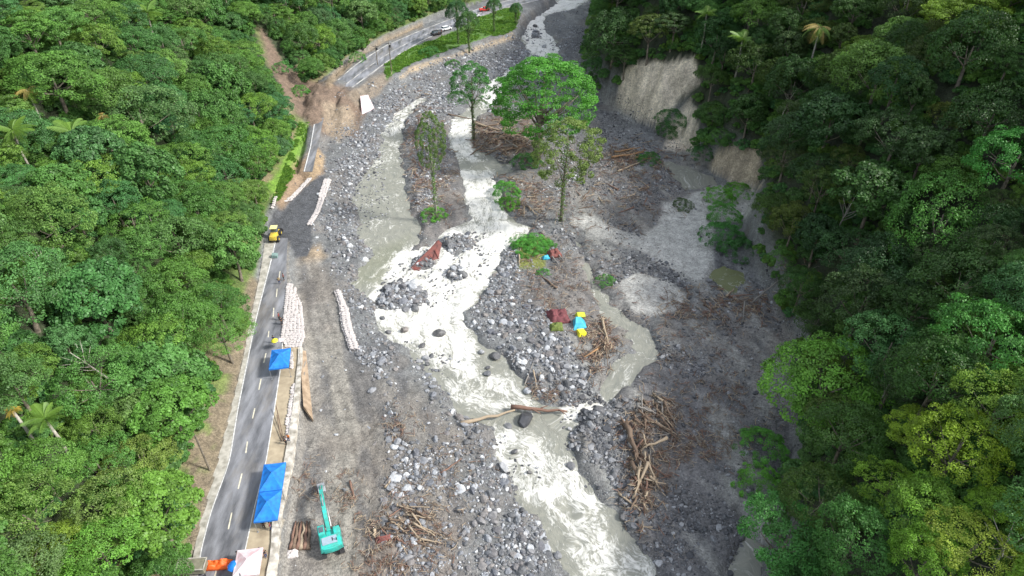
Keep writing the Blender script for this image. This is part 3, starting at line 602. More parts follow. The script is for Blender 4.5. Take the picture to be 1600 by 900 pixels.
for i, (px, py, lab) in enumerate([((238), 352, 'pale dead branches among the green crowns left of the yellow loader'), (120, 560, 'bare whitish dead tree low on the left slope'), (250, 110, 'bare pale tree high on the left slope'), (1395, 590, 'bare pale trunk in the dark gap of the right slope'), (1575, 845, 'whitish bare branches at the bottom right corner'), (1240, 150, 'thin bare tree above the brownish cliff'), (1330, 320, 'grey bare tree in the middle of the right slope'), (60, 400, 'leafless grey tree near the left edge')]):
    x, y, z, t = march(px, py, 7.); o = bpy.data.objects.new('dead_tree', TKD[i % 3]); link(o); o.location = (x, y, z+.3); o.scale = (.7, .7, .9); o.rotation_euler = (rp.gauss(0, .15), rp.gauss(0, .15), rp.uniform(0, 6)); tag(o, lab, 'dead tree')
# undergrowth filling the slopes
SH = [crown_mesh('shrub_mesh', 200+i, R=5, ncl=20, per=60, leaf=.85, Hh=.6, clr=(1.4, 2.4), low=-.1, asp=.6) for i in range(4)]
n = 36000; xs = RNG.uniform(-235, 190, n); ys = RNG.uniform(14, 440, n); d1 = sdf(xs, ys, hill_left); d2 = sdf(xs, ys, hill_right)
m = (d1 > 1.5) | (d2 > .8); xs, ys = xs[m], ys[m]; zs = hgt(xs, ys); rr = RNG.uniform(.8, 2.2, len(xs)); px, py, dep = proj(xs, ys, zs+rr*.4); rpx = rr*FPX/dep
ok = (px > -60) & (px < 1660) & (py > -120) & (py < 980) & (sdf(px+rpx*.7, py, open_np) < 0) & (sdf(px-rpx*.7, py, open_np) < 0) & (sdf(px, py+rpx*.4, open_np) < 0) & (sdf(px, py-rpx*.4, open_np) < 0)
P = np.stack([xs, ys, zs+.1], 1)[ok]; rr = rr[ok]/5; print('shrubs', len(P))
scatter('undergrowth', source('undergrowth_shrub', SH), P, np.stack([0*rr, 0*rr, RNG.uniform(0, 6.28, len(rr))], 1), np.stack([rr, rr, rr], 1), RNG.integers(0, 4, len(rr)), 'low leafy undergrowth between the forest trees')
#PART2
# ---------------------------------------------------------------- palms
MPALM = leaf_mat('palm_leaves', [(.11, .22, .03), (.09, .19, .035)], .3); 
def frond_mesh(L=4.6, droop=1.0, seed=1):
    rd = np.random.default_rng(seed); V = []; F = []
    def pt(t): return np.array([L*(t-.12*t*t), 0, L*(.42*t-.62*droop*t*t)])
    for i in range(26):
        t = .12+.88*i/25; p = pt(t); ll = L*.24*math.sin(PI*min(1, .15+t*.85))**.6+.1
        for sgn in (-1, 1):
            e = p+np.array([ll*.55, sgn*ll, -ll*.45+rd.normal(0, .05)]); w = np.array([.11, 0, .02]); b = len(V); V += [p-w*.6, p+w*.6, e+w*.2, e-w*.2]; F.append((b, b+1, b+2, b+3))
    pts = [pt(k/8) for k in range(9)]; VV = [Vector(v) for v in V]; add_tube(VV, F, pts, [.07-.006*k for k in range(9)], 4, False)
    me = bpy.data.meshes.new('frond_mesh'); me.from_pydata([tuple(v) for v in VV], [], F); me.materials.append(MPALM); at = me.attributes.new('tone', 'FLOAT', 'POINT'); at.data.foreach_set('value', rd.uniform(.3, .8, len(VV)).astype(np.float32)); return me
FR = [frond_mesh(droop=.8, seed=1), frond_mesh(droop=1.25, seed=2)]
for (x, y, z, r, kd, lab) in palms:
    zb = H(x, y); e = empty('palm_tree', (x, y, zb), random.uniform(0, 6), lab, 'palm'); V = []; F = []; h = z-zb
    add_tube(V, F, [(0, 0, -1), (.2, .1, h*.5), (0, 0, h)], [.24, .2, .15], 8); mk('trunk', V, F, MBARKP, e, smooth=True)
    nf = 15 if kd == 0 else 11
    for k in range(nf):
        o = bpy.data.objects.new('frond', FR[1 if (kd or k % 3 == 0) else 0]); link(o, e); o.location = (0, 0, h); s = r/4.2*random.uniform(.85, 1.1)
        o.scale = (s, s, s); o.rotation_euler = (0, random.uniform(-.7, .35) if not kd else random.uniform(-.2, .6), 2*PI*k/nf+random.uniform(-.15, .15))
        dead = (kd == 2) or (kd == 1 and k % 2 == 0); o.color = ((3.6, 1.3, 1.3, 1) if kd == 2 else (2.6, 1.0, 2.0, 1)) if dead else (1.05, .95, .9, 1)
# ---------------------------------------------------------------- stones
def stone_mat(name, ramp_c, rough=.7):
    m, t, b = mat_new(name); L = t.links.new; oi = N(t, 'ShaderNodeObjectInfo'); r = N(t, 'ShaderNodeValToRGB'); e = r.color_ramp.elements
    e[0].color = (*ramp_c[0], 1); e[1].color = (*ramp_c[-1], 1)
    for i, c in enumerate(ramp_c[1:-1]): x = e.new((i+1)/(len(ramp_c)-1)); x.color = (*c, 1)
    L(oi.outputs['Random'], r.inputs[0]); tc = N(t, 'ShaderNodeTexCoord'); n = N(t, 'ShaderNodeTexNoise'); n.inputs['Scale'].default_value = 2.2; n.inputs['Detail'].default_value = 6; L(tc.outputs['Object'], n.inputs[0])
    mr = N(t, 'ShaderNodeMapRange'); mr.inputs[1].default_value = .3; mr.inputs[2].default_value = .7; mr.inputs[3].default_value = .7; mr.inputs[4].default_value = 1.25; L(n.outputs[0], mr.inputs[0])
    v = N(t, 'ShaderNodeVectorMath', operation='SCALE'); L(r.outputs[0], v.inputs[0]); L(mr.outputs[0], v.inputs['Scale']); L(v.outputs[0], b.inputs['Base Color'])
    bp = N(t, 'ShaderNodeBump'); bp.inputs['Strength'].default_value = .5; bp.inputs['Distance'].default_value = .1; L(n.outputs[0], bp.inputs['Height']); L(bp.outputs[0], b.inputs['Normal']); b.inputs['Roughness'].default_value = rough; return m
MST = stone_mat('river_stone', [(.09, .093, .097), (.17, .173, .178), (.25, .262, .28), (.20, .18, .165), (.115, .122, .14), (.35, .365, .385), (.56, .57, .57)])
MSD = stone_mat('dark_river_stone', [(.045, .047, .053), (.08, .083, .09), (.13, .134, .142), (.09, .088, .088), (.18, .185, .195), (.36, .365, .37)], .55)  # darker copy of the stone, hill shade and wetness put into its colour
def stone_mesh(seed, mat, sub=2, ang=.35):
    bm = bmesh.new(); bmesh.ops.create_icosphere(bm, subdivisions=sub, radius=1); rd = np.random.default_rng(seed); pl = rd.normal(0, 1, (9, 3)); pl /= np.linalg.norm(pl, axis=1)[:, None]; hh = rd.uniform(.5, .88, 9)
    for v in bm.verts:
        c = np.array(v.co)
        for n_, h_ in zip(pl, hh):
            dd = c@n_
            if dd > h_: c = c-n_*(dd-h_)*.97
        c = c*np.array([1, rd.uniform(.97, 1.03), 1])+rd.normal(0, .025, 3); v.co = c
    sc_ = np.array([1, rd.uniform(.65, .95), rd.uniform(.5, .8)])
    for v in bm.verts: v.co = Vector(np.array(v.co)*sc_)
    me = bpy.data.meshes.new('stone_mesh'); bm.to_mesh(me); bm.free(); me.materials.append(mat); return me
ST = [stone_mesh(300+i, MST) for i in range(8)]; SD = [stone_mesh(320+i, MSD) for i in range(8)]
ST1 = [stone_mesh(340+i, MST, 1) for i in range(6)]; SD1 = [stone_mesh(350+i, MSD, 1) for i in range(6)]
zones = [([(500, 300), (540, 240), (600, 160), (700, 95), (800, 60), (835, 95), (760, 120), (700, 180), (660, 160), (600, 215), (580, 290), (545, 300), (560, 360), (578, 398), (545, 435), (522, 430), (518, 370), (500, 340)], 1.0, 1.15),
 ([(470, 300), (505, 210), (560, 190), (640, 120), (800, 50), (810, 100), (600, 230), (560, 300), (500, 300)], .8, .7),
 ([(548, 440), (572, 455), (590, 520), (620, 560), (600, 600), (570, 590), (556, 545), (556, 480)], 1.3, .9),
 ([(482, 550), (520, 560), (530, 590), (500, 590)], 1.2, 1.0),
 ([(575, 560), (612, 560), (625, 640), (620, 720), (660, 800), (600, 850), (575, 700)], .8, 1.2),
 ([(640, 560), (700, 600), (760, 660), (775, 700), (800, 770), (850, 840), (880, 960), (600, 960), (640, 800), (620, 700), (700, 690)], .95, .98),
 ([(655, 555), (690, 580), (720, 640), (765, 672), (770, 720), (730, 680), (690, 620)], 1.4, 1.0),
 ([(730, 480), (780, 450), (850, 490), (900, 560), (925, 610), (880, 628), (845, 618), (800, 560), (750, 515)], 1.3, 1.1),
 ([(780, 390), (806, 380), (808, 440), (770, 470), (760, 450)], 1.0, 1.0),
 ([(985, 402), (1040, 408), (1090, 437), (1050, 447), (1000, 430)], 2.0, 1.0), ([(1020, 535), (1060, 540), (1100, 590), (1060, 590)], 1.3, .9),
 ([(870, 180), (1000, 200), (1060, 300), (1000, 330), (900, 320), (840, 300), (880, 230)], .8, .85), ([(620, 170), (700, 150), (720, 180), (700, 260), (660, 340), (640, 300), (625, 230)], 1.0, .9),
 ([(840, 355), (930, 380), (1000, 430), (960, 440), (915, 400)], 1.1, .9), ([(900, 350), (1030, 395), (1000, 340), (900, 325)], .9, .8),
 ([(890, 620), (985, 630), (990, 700), (990, 800), (1010, 860), (960, 800), (920, 750), (905, 680)], 1.4, 1.1),
 ([(1000, 800), (1060, 760), (1190, 700), (1150, 900), (1030, 960)], .55, .8), ([(1100, 430), (1220, 440), (1230, 520), (1100, 500)], .7, .9), ([(870, 60), (925, 40), (900, 120), (872, 112)], 1.1, .8),
 ([(900, 130), (1010, 190), (1000, 215), (930, 190)], .8, .7)]
clear = [track, silt, ramp, [(968, 440), (1000, 428), (1045, 440), (1075, 462), (1060, 486), (1015, 494), (985, 484)], [(560, 600), (600, 600), (600, 760), (590, 900), (540, 900)]]
n = 330000; xs = RNG.uniform(-52, 60, n); ys = 34+ (RNG.random(n)**1.25)*286
px, py, _ = proj(xs, ys, 0*xs); zt = hgt(xs, ys)
w = np.full(n, .14); mul = np.full(n, .8)
for zp, ww, mm in zones:
    d = sdf(px, py, zp); k = sm(d, -14, 6); w = np.maximum(w, ww*k); mul = np.where(k > .5, np.maximum(mul, mm), mul)
for (c, rx, ry, hh_) in islands:
    k = np.hypot((px-c[0])/rx, (py-c[1])/ry) < 1.15; w = np.where(k, 1.8, w); mul = np.where(k, 1.35, mul)
for cp in clear: w = np.where(sdf(px, py, cp) > 0, w*.06, w)
w *= .35+1.3*sm(fbm(xs, ys, 6, 3, 101), .4, .62); w = np.where((px > 900) & (py > 300), w*(1.5-1.4*sm(fbm((xs+.35*ys)/5., ys/14., 1, 4, 175), .5, .62)), w)
ok = (sdf(xs, ys, hill_left) < -.5) & (sdf(xs, ys, hill_right) < 1.5) & (py > -20) & (py < 960)
dm = sdf(xs, ys, GP(road_main, RZ)); dms = sdf(xs, ys, GP(road_mid, RZ)); dbf = sdf(xs, ys, GP(bank_far, 3.0)); ok &= (dm < -1.3) & (dms < -.5) & (dbf < -1) 
wet = (zt <= WZ-.22); rockzone = np.zeros(n, bool)
for zz_ in ([(870, 625), (950, 620), (960, 700), (930, 770), (885, 740), (880, 680)], [(580, 470), (680, 480), (760, 420), (790, 360), (700, 360), (600, 420)], [(765, 670), (830, 690), (850, 760), (790, 740)], [(810, 20), (880, 60), (870, 110), (830, 90)], [(620, 520), (720, 560), (720, 600), (660, 570)], [(640, 150), (600, 240), (610, 330), (560, 360), (545, 300), (590, 200)]): rockzone |= sdf(px, py, zz_) > 0
ok &= ~wet | (rockzone & (RNG.random(n) < .10)); w = np.where(wet & ok, 1.2, w)
ok &= RNG.random(n) < w*.85
wet &= ok; xs, ys, zt, mul, px, py, wet = xs[ok], ys[ok], zt[ok], mul[ok], px[ok], py[ok], wet[ok]; zt = np.where(wet, WZ-.05, zt)
sz = np.clip(RNG.lognormal(-1.72, .56, len(xs)), .07, .8)*mul*(1-.12*(ys > 130)); sz = np.where(wet, np.maximum(sz*1.3, .3), sz); order = np.argsort(-sz*FPX/np.sqrt(xs**2+ys**2+82**2))
xs, ys, zt, sz, px, py = [a[order] for a in (xs, ys, zt, sz, px, py)]
dark = (px > 880+RNG.normal(0, 30, len(px))) & (py > 300) | (px > 900) | ((zt < WZ+.12) & (RNG.random(len(px)) < .75))  # right of the hill shade edge stones take the shade-toned colour, waterline ones the wet
def stones(name, sel, meshes, lab):
    P = np.stack([xs[sel], ys[sel], zt[sel]+sz[sel]*.08], 1); k = len(P); s_ = sz[sel]
    R = np.stack([RNG.normal(0, .3, k), RNG.normal(0, .3, k), RNG.uniform(0, 6.28, k)], 1)
    scatter(name, source(name+'_shape', meshes), P, R, np.stack([s_, s_*RNG.uniform(.8, 1.1, k), s_*RNG.uniform(.8, 1.15, k)], 1), RNG.integers(0, len(meshes), k), lab)
NB = 235; allm = np.arange(len(xs)) >= NB
big = sz > .33
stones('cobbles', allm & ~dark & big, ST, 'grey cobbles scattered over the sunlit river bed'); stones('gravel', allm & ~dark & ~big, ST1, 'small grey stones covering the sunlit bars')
stones('dark_cobbles', allm & dark & big, SD, 'cobbles coloured darker for hill shade on the right and wet at the waterline'); stones('dark_gravel', allm & dark & ~big, SD1, 'small stones coloured darker for hill shade on the right and wet at the waterline')
def where_word(px, py):
    if py < 200: return 'on the upper river bed below the far road'
    if px < 620 and py < 440: return 'in the stone bar left of the quiet channel'
    if px < 660 and py < 600: return 'by the rapids beside the dirt track'
    if px < 900 and py > 560: return 'on the stony bar between the dirt track and the lower river'
    if px < 960 and py > 440: return 'on the bar right of the white rapids'
    if py > 560: return 'on the dark gravel right of the lower river'
    return 'among the debris on the right half of the river bed'
LM_B = [((822, 656), 'the fallen log boulder'), ((630, 825), 'the brown root pile'), ((515, 838), 'the teal excavator'), ((595, 612), 'the boulder row by the track'), ((620, 710), 'the half white boulder'), ((678, 742), 'the smooth blue grey boulder'), ((640, 778), 'the light grey boulder'), ((872, 868), 'the white topped boulder'), ((740, 660), 'the pale log tip'), ((725, 790), 'the lower rapids edge'),
 ((630, 462), 'the stone island in the rapids'), ((545, 500), 'the curved sandbag line'), ((570, 400), 'the quiet channel mouth'), ((545, 300), 'the sandbagged ramp'), ((668, 405), 'the red wreck'), ((715, 380), 'the upper rock island'), ((773, 557), 'the big dark boulder in calm water'), ((870, 505), 'the collapsed red tent'), ((1010, 700), 'the big log pile'), ((940, 650), 'the side rapids'), ((1040, 425), 'the silt flat'), ((975, 245), 'the orange logs'), ((850, 240), 'the huge tree'), ((800, 870), 'the stony bar end'), ((700, 880), 'the bottom of the bar')]
def boulder(x, y, z, s, mesh, lab, grp):
    o = bpy.data.objects.new('boulder', mesh); link(o); o.location = (x, y, z); o.rotation_euler = (random.gauss(0, .2), random.gauss(0, .2), random.uniform(0, 6.3)); o.scale = (s, s*random.uniform(.85, 1.1), s*random.uniform(.85, 1.1)); tag(o, lab, 'boulder', grp)
for i in range(NB):
    ww_ = where_word(px[i], py[i]); shp = random.choice(['rounded', 'blocky', 'angular']); cc = 'dark grey' if dark[i] else 'grey'
    boulder(xs[i], ys[i], zt[i]+sz[i]*.1, sz[i]*1.1, random.choice(SD if dark[i] else ST), '%s river boulder %s' % (cc, near_word(px[i], py[i], LM_B, 22)), 'boulders around '+GLM[0])
for (a, b, r_, dk, lab) in [(822, 656, 17, 1, 'large round purplish boulder under the fallen log in midstream'), (686, 520, 12, 1, 'dark slanted boulder in the middle of the white rapids'), (773, 557, 11, 1, 'big dark boulder in the calm water right of the rapids'),
 (752, 549, 7, 1, 'small dark boulder left of the big one in calm water'), (762, 583, 8, 1, 'dark wet boulder below the big one in calm water'), (763, 574, 5, 1, 'small boulder top just above another in calm water'), (631, 515, 8, 0, 'squarish boulder in the left of the rapids'), (607, 518, 6, 1, 'small dark boulder left of the squarish one in the rapids'), (597, 497, 6, 1, 'pointed boulder in foam near the left bank'),
 (584, 612, 12, 0, 'big grey boulder in the boulder row beside the dirt track'), (606, 614, 12, 0, 'whitish split boulder right of the big grey one by the track'), (587, 578, 9, 0, 'blue grey boulder at the top of the row by the track'), (580, 668, 11, 0, 'pale boulder lower in the row by the track'),
 (588, 695, 11, 0, 'half white boulder at the track edge'), (608, 712, 14, 0, 'blue and white boulder heap edge beside the half white one'), (678, 742, 10, 0, 'smooth blue grey boulder on the stony bar'), (632, 782, 13, 0, 'light grey boulder above the brown root pile'), (646, 770, 8, 0, 'blue boulder next to the light grey one'),
 (805, 705, 7, 1, 'dark boulder in the lower rapids'), (893, 728, 9, 1, 'dark angular boulder in foam near the right bank of the lower river'), (786, 730, 11, 1, 'low wide boulder at the left edge of the lower rapids'), (872, 868, 9, 0, 'white topped boulder at the edge of the lower river'), (958, 658, 13, 1, 'large dark boulder above the log pile'), (938, 662, 11, 1, 'brownish boulder left of the large dark one'), (795, 665, 7, 0, 'round grey boulder by the pale log tip'), (824, 610, 8, 0, 'white topped boulder at the right waterline'),
 (660, 540, 7, 1, 'low dark rock in foam'), (700, 648, 9, 0, 'grey boulder at the pale log tip on the left bank'), (836, 40, 5, 1, 'dark rock in the far upper rapids'), (850, 73, 6, 1, 'dark rock behind the big tree in the rapids')]:
    x, y = G(a, b, -.1); s = r_/scale_at(x, y, 0); boulder(x, y, -.25+s*.12, s, random.choice(SD if dk else ST), lab, None)
# ---------------------------------------------------------------- wood: logs and twigs
def wood(name, c, d): return simple(name, c, .8, .2, 1.4, bump=.3, dark=d)
MW = [wood('pale_wood', (.42, .34, .24), (.24, .18, .12)), wood('brown_wood', (.20, .14, .095), (.10, .07, .05)), wood('reddish_wood', (.24, .14, .10), (.12, .07, .05)), wood('grey_wood', (.28, .26, .23), (.15, .135, .12)), wood('orange_wood', (.42, .25, .12), (.22, .12, .06))]
def log_mesh(seed, mat, kind):
    rd = random.Random(seed); V = []; F = []; k = 7; b = [(rd.gauss(0, .009), rd.gauss(0, .009)) for _ in range(k)]
    pts = [Vector((i/(k-1)-.5, b[i][0]*(i not in (0,)), b[i][1])) for i in range(k)]; add_tube(V, F, pts, [(.034-.02*i/(k-1))*rd.uniform(.9, 1.1) for i in range(k)], 8)
    if kind:                                     # snapped branches and a root fan
        for q in range(3 if kind == 1 else 2):
            i = rd.randrange(2, 6); a = rd.uniform(0, 6.3); e = pts[i]+Vector((.13+.08*rd.random(), math.cos(a)*.07, abs(math.sin(a))*.06)); add_tube(V, F, [pts[i], (pts[i]+e)/2+Vector((0, 0, .01)), e], [.014, .010, .004], 5)
    if kind == 2:
        for q in range(7):
            a = q*.9+rd.random()*.4; e = pts[0]+Vector((-.05-.05*rd.random(), math.cos(a)*.10, math.sin(a)*.10)); add_tube(V, F, [pts[0], (pts[0]+e)/2+Vector((-.01, 0, 0)), e], [.022, .014, .004], 5)
    me = bpy.data.meshes.new('log_mesh'); me.from_pydata([tuple(v) for v in V], [], F); me.materials.append(mat); me.polygons.foreach_set('use_smooth', np.ones(len(me.polygons), bool)); return me
LOGS = {(m_, k): log_mesh(400+m_*10+k, MW[m_], k) for m_ in range(5) for k in range(3)}
def log_px(a, b, wdt, m_, k, lab, grp=None, za=.15, zb=.15, name='driftwood_log'):
    x0, y0 = G(*a); x1, y1 = G(*b); z0 = max(H(x0, y0), WZ)+za; z1 = max(H(x1, y1), WZ)+zb
    v = Vector((x1-x0, y1-y0, z1-z0)); L = v.length; o = bpy.data.objects.new(name, LOGS[(m_, k)]); link(o); o.location = Vector((x0, y0, z0))+v/2; o.rotation_euler = v.to_track_quat('X', 'Z').to_euler()
    f = wdt/(.054); o.scale = (L, f, f); return tag(o, lab, 'log', grp)
hero_logs = [((720, 665), (805, 645), .55, 0, 0, 'long pale log lying from the left bank to the purplish boulder', .3, 1.0), ((798, 640), (886, 645), .6, 2, 1, 'reddish log continuing from the purplish boulder to the right bank', 1.2, .5),
 ((975, 672), (1000, 735), .75, 1, 2, 'thick dark brown tree trunk with torn root end in the big log pile', .9, .6), ((985, 730), (1018, 800), .6, 1, 0, 'brown trunk pointing down at the foot of the big log pile', .6, .3), ((1040, 695), (1000, 712), .42, 0, 0, 'pale curved branch crossing the top of the big log pile', 1.5, 1.3),
 ((1010, 735), (987, 785), .4, 0, 1, 'pale forked branch leaning left out of the big log pile', 1.4, .4), ((965, 775), (1000, 803), .3, 0, 1, 'short pale branch near the waterline below the log pile', .3, .3), ((1010, 735), (1028, 770), .3, 0, 0, 'thin pale branch leaning right out of the log pile', 1.4, .5),
 ((1005, 640), (1048, 665), .35, 3, 0, 'grey pole at the top of the big log pile', .5, .5), ((740, 195), (826, 222), .6, 0, 1, 'long pale log in the brown debris under the big tree', .9, .5), ((700, 182), (740, 186), .35, 1, 0, 'small log across the channel left of the tall slender tree', .3, .3),
 ((955, 250), (1005, 243), .5, 4, 0, 'orange log in the debris right of the big tree', .7, .7), ((960, 242), (1000, 236), .45, 4, 1, 'second orange log behind the first right of the big tree', .7, .7), ((965, 270), (1010, 252), .4, 0, 0, 'pale straight log right of the orange logs', .3, .5),
 ((941, 505), (950, 545), .4, 0, 2, 'pale upturned root stem on the right silt bank', .6, .9), ((1108, 468), (1130, 490), .35, 3, 0, 'grey pole below the green pond', .3, .3), ((1134, 468), (1148, 450), .35, 0, 0, 'pale stick log below the green pond', .4, .4),
 ((602, 768), (620, 748), .28, 0, 0, 'short pale plank like log beside the track', .3, .4), ((586, 832), (586, 846), .4, 0, 0, 'short pale stub log left of the root pile', .4, .4), ((646, 825), (680, 842), .28, 0, 1, 'pale curved stem right of the root pile', .7, .3), ((645, 812), (668, 838), .22, 0, 0, 'thin pale stem above the root pile', .9, .3),
 ((690, 745), (722, 722), .25, 2, 0, 'thin reddish stem on the stony bar', .3, .3), ((833, 585), (840, 612), .22, 0, 0, 'thin white pole standing askew at the right waterline', .6, .2), ((548, 758), (556, 790), .3, 2, 0, 'reddish log beside the excavator arm', .3, .3), ((1005, 655), (1060, 690), .4, 1, 1, 'brown trunk along the upper edge of the log pile', .7, .5),
 ((870, 455), (846, 435), .4, 1, 0, 'brown log near the low green bush plot', .2, .2), ((820, 600), (838, 560), .2, 3, 0, 'thin grey branch on the boulder bar', .3, .3)]
for (a, b, w_, m_, k, lab, za, zb) in hero_logs: log_px(a, b, w_, m_, k, lab, None, za, zb)
piles = [('the lower end of the big log pile', (1004, 742), 17, 52, 30, 74, (1, 0, 0, 2, 3), 1.4, .27), ('the upper end of the big log pile', (1014, 655), 36, 40, 30, 55, (1, 3, 0, 1), 1.0, .28), ('the brown debris under the big tree', (790, 218), 44, 22, 34, 165, (2, 1, 1, 3), .9, .35),
 ('the wood heap right of the big tree', (975, 245), 35, 8, 12, 10, (4, 4, 0, 1), .6, .3), ('the upturned roots on the right silt bank', (938, 535), 11, 30, 10, 95, (0, 1, 4), .9, .22), ('the root pile on the stony bar', (630, 825), 40, 32, 26, 20, (2, 1, 0), .8, .22),
 ('the driftwood below the green pond', (1130, 478), 46, 14, 14, 20, (1, 3, 2), .3, .25), ('the debris left of the rapids island', (655, 232), 16, 50, 10, 80, (2, 1), .3, .25), ('the litter beside the tall sparse tree', (820, 315), 26, 20, 10, 60, (0, 1, 2), .4, .22), ('the scattered wood on the upper right bed', (960, 310), 70, 25, 16, 150, (1, 2, 0), .2, .22)]
for (nm, c, rx, ry, cnt, ang, ms, hh_, wd) in piles:
    for i in range(cnt):
        t = random.random()*2*PI; q = math.sqrt(random.random()); a = (c[0]+rx*q*math.cos(t), c[1]+ry*q*math.sin(t)); L = random.uniform(14, 42)*(.6 if a[1] < 350 else 1); an = math.radians(ang+random.gauss(0, 38))
        b = (a[0]+L*math.cos(an), a[1]+L*math.sin(an)*.8); mm = random.choice(ms); z = random.uniform(0, hh_)
        log_px(a, b, wd*random.uniform(.6, 1.3), mm, random.randrange(3), '%s log in %s' % (['pale', 'brown', 'reddish', 'grey', 'orange'][mm], nm), 'logs in '+nm, .1+z, .1+z+random.uniform(-.2, .5)*hh_)
def stick_mesh(seed, mat):
    rd = random.Random(seed); V = []; F = []; add_tube(V, F, [(-.5, 0, 0), (0, rd.gauss(0, .08), .03), (.5, rd.gauss(0, .05), 0)], [.03, .026, .012], 4)
    if rd.random() < .6: add_tube(V, F, [(0, 0, .02), (.3, .2, .08)], [.018, .006], 3)
    me = bpy.data.meshes.new('stick_mesh'); me.from_pydata([tuple(v) for v in V], [], F); me.materials.append(mat); return me
STK = [stick_mesh(500+i, MW[i % 4]) for i in range(8)]
P = []; Rr = []; Ss = []
tw = [((1006, 730), 28, 60, 600, 1.3), ((1030, 665), 45, 35, 600, 1.2), ((1090, 700), 40, 16, 350, .9), ((790, 218), 50, 30, 1100, 2.0), ((975, 245), 50, 14, 400, 1.8), ((938, 535), 24, 40, 600, 1.5), ((635, 830), 55, 45, 700, 1.0), ((610, 890), 50, 25, 250, .9), ((1130, 478), 80, 22, 600, 1.4),
 ((660, 235), 26, 70, 500, 1.5), ((820, 315), 40, 34, 500, 1.5), ((960, 310), 90, 40, 450, 1.3), ((900, 390), 80, 40, 250, 1.0), ((490, 765), 30, 30, 200, .8), ((545, 780), 16, 34, 160, .8), ((700, 740), 60, 40, 200, .8), ((625, 670), 20, 20, 160, .9), ((860, 450), 60, 40, 500, 1.1), ((1130, 640), 70, 60, 500, 1.0), ((850, 620), 30, 20, 250, 1.0), ((1020, 260), 60, 20, 400, 1.5), ((690, 300), 30, 50, 300, 1.3), ((640, 190), 30, 40, 200, 1.5), ((1080, 530), 60, 40, 300, 1.0)]
for (c, rx, ry, cnt, sc_) in tw:
    a = RNG.normal(c[0], rx*.7, cnt*2); b = RNG.normal(c[1], ry*.7, cnt*2); kk = np.argsort(-(fbm(a, b, 9, 3, 131)+RNG.normal(0, .05, len(a))))[:cnt]; a = a[kk]; b = b[kk]
    for u, v in zip(a, b):
        x, y = G(u, v); h = H(x, y)
        if h < WZ-.1: continue
        P.append((x, y, h+.08+random.random()*.3)); Rr.append((0, random.gauss(0, .3), random.uniform(0, 6.3))); s = sc_*random.uniform(.5, 1.5); Ss.append((s, s*1.4, s*1.4))
scatter('twig_litter', source('twig_shape', STK), np.array(P), np.array(Rr), np.array(Ss), RNG.integers(0, 8, len(P)), 'brown twigs and splintered wood caught on the river bed')
# ---------------------------------------------------------------- roads
def asphalt(name, c, rough=.5):
    m, t, b = mat_new(name); L = t.links.new; tc = N(t, 'ShaderNodeTexCoord')
    a = N(t, 'ShaderNodeTexNoise'); a.inputs['Scale'].default_value = .3; a.inputs['Detail'].default_value = 9; a.inputs['Roughness'].default_value = .62; am = N(t, 'ShaderNodeMapping'); am.inputs['Scale'].default_value = (2.2, .5, 1); am.inputs['Rotation'].default_value = (0, 0, -.12); L(tc.outputs['Object'], am.inputs[0]); L(am.outputs[0], a.inputs[0])
    d = N(t, 'ShaderNodeTexNoise'); d.inputs['Scale'].default_value = 9; d.inputs['Detail'].default_value = 4; L(tc.outputs['Object'], d.inputs[0])
    r = N(t, 'ShaderNodeMapRange'); r.inputs[1].default_value = .35; r.inputs[2].default_value = .65; r.inputs[3].default_value = .5; r.inputs[4].default_value = 1.45; L(a.outputs[0], r.inputs[0])
    r2 = N(t, 'ShaderNodeMapRange'); r2.inputs[3].default_value = .75; r2.inputs[4].default_value = 1.25; L(d.outputs[0], r2.inputs[0])
    mu = N(t, 'ShaderNodeMath', operation='MULTIPLY'); L(r.outputs[0], mu.inputs[0]); L(r2.outputs[0], mu.inputs[1]); v = N(t, 'ShaderNodeVectorMath', operation='SCALE'); v.inputs[0].default_value = c; L(mu.outputs[0], v.inputs['Scale']); mud = N(t, 'ShaderNodeTexNoise'); mud.inputs['Scale'].default_value = .13; mud.inputs['Detail'].default_value = 9; mud.inputs['Roughness'].default_value = .7; mpp = N(t, 'ShaderNodeMapping'); mpp.inputs['Scale'].default_value = (1.6, .6, 1); mpp.inputs['Location'].default_value = (7, 3, 0); L(tc.outputs['Object'], mpp.inputs[0]); L(mpp.outputs[0], mud.inputs[0]); mk_ = N(t, 'ShaderNodeMapRange'); mk_.inputs[1].default_value = .5; mk_.inputs[2].default_value = .72; mk_.inputs[4].default_value = .6; L(mud.outputs[0], mk_.inputs[0]); mc_ = N(t, 'ShaderNodeMix', data_type='RGBA'); mc_.inputs[7].default_value = (.24, .21, .165, 1); L(mk_.outputs[0], mc_.inputs[0]); L(v.outputs[0], mc_.inputs[6]); L(mc_.outputs[2], b.inputs['Base Color'])
    rr = N(t, 'ShaderNodeMapRange'); rr.inputs[1].default_value = .35; rr.inputs[2].default_value = .65; rr.inputs[3].default_value = rough-.2; rr.inputs[4].default_value = rough+.25; L(a.outputs[0], rr.inputs[0]); L(rr.outputs[0], b.inputs['Roughness']); return m
MASP = asphalt('asphalt', (.185, .19, .205)); MPAINT = simple('road_paint', (.68, .68, .66), .6, .2, 2.0, dark=(.4, .4, .38)); MYP = simple('yellowish_paint', (.66, .62, .48), .6, .2, 2)
MDUST = simple('dusty_paint', (.5, .49, .45), .7, .35, .5, dark=(.16, .15, .14)); MCON = simple('stained_concrete', (.44, .42, .37), .85, .2, 1.2, bump=.3, dark=(.24, .23, .19)); MSAND = simple('sandy_shoulder', (.37, .31, .215), .9, .2, .8, dark=(.27, .22, .15)); MWHT = simple('white_bag', (.56, .53, .51), .8, .12, 3.0, dark=(.40, .36, .34))
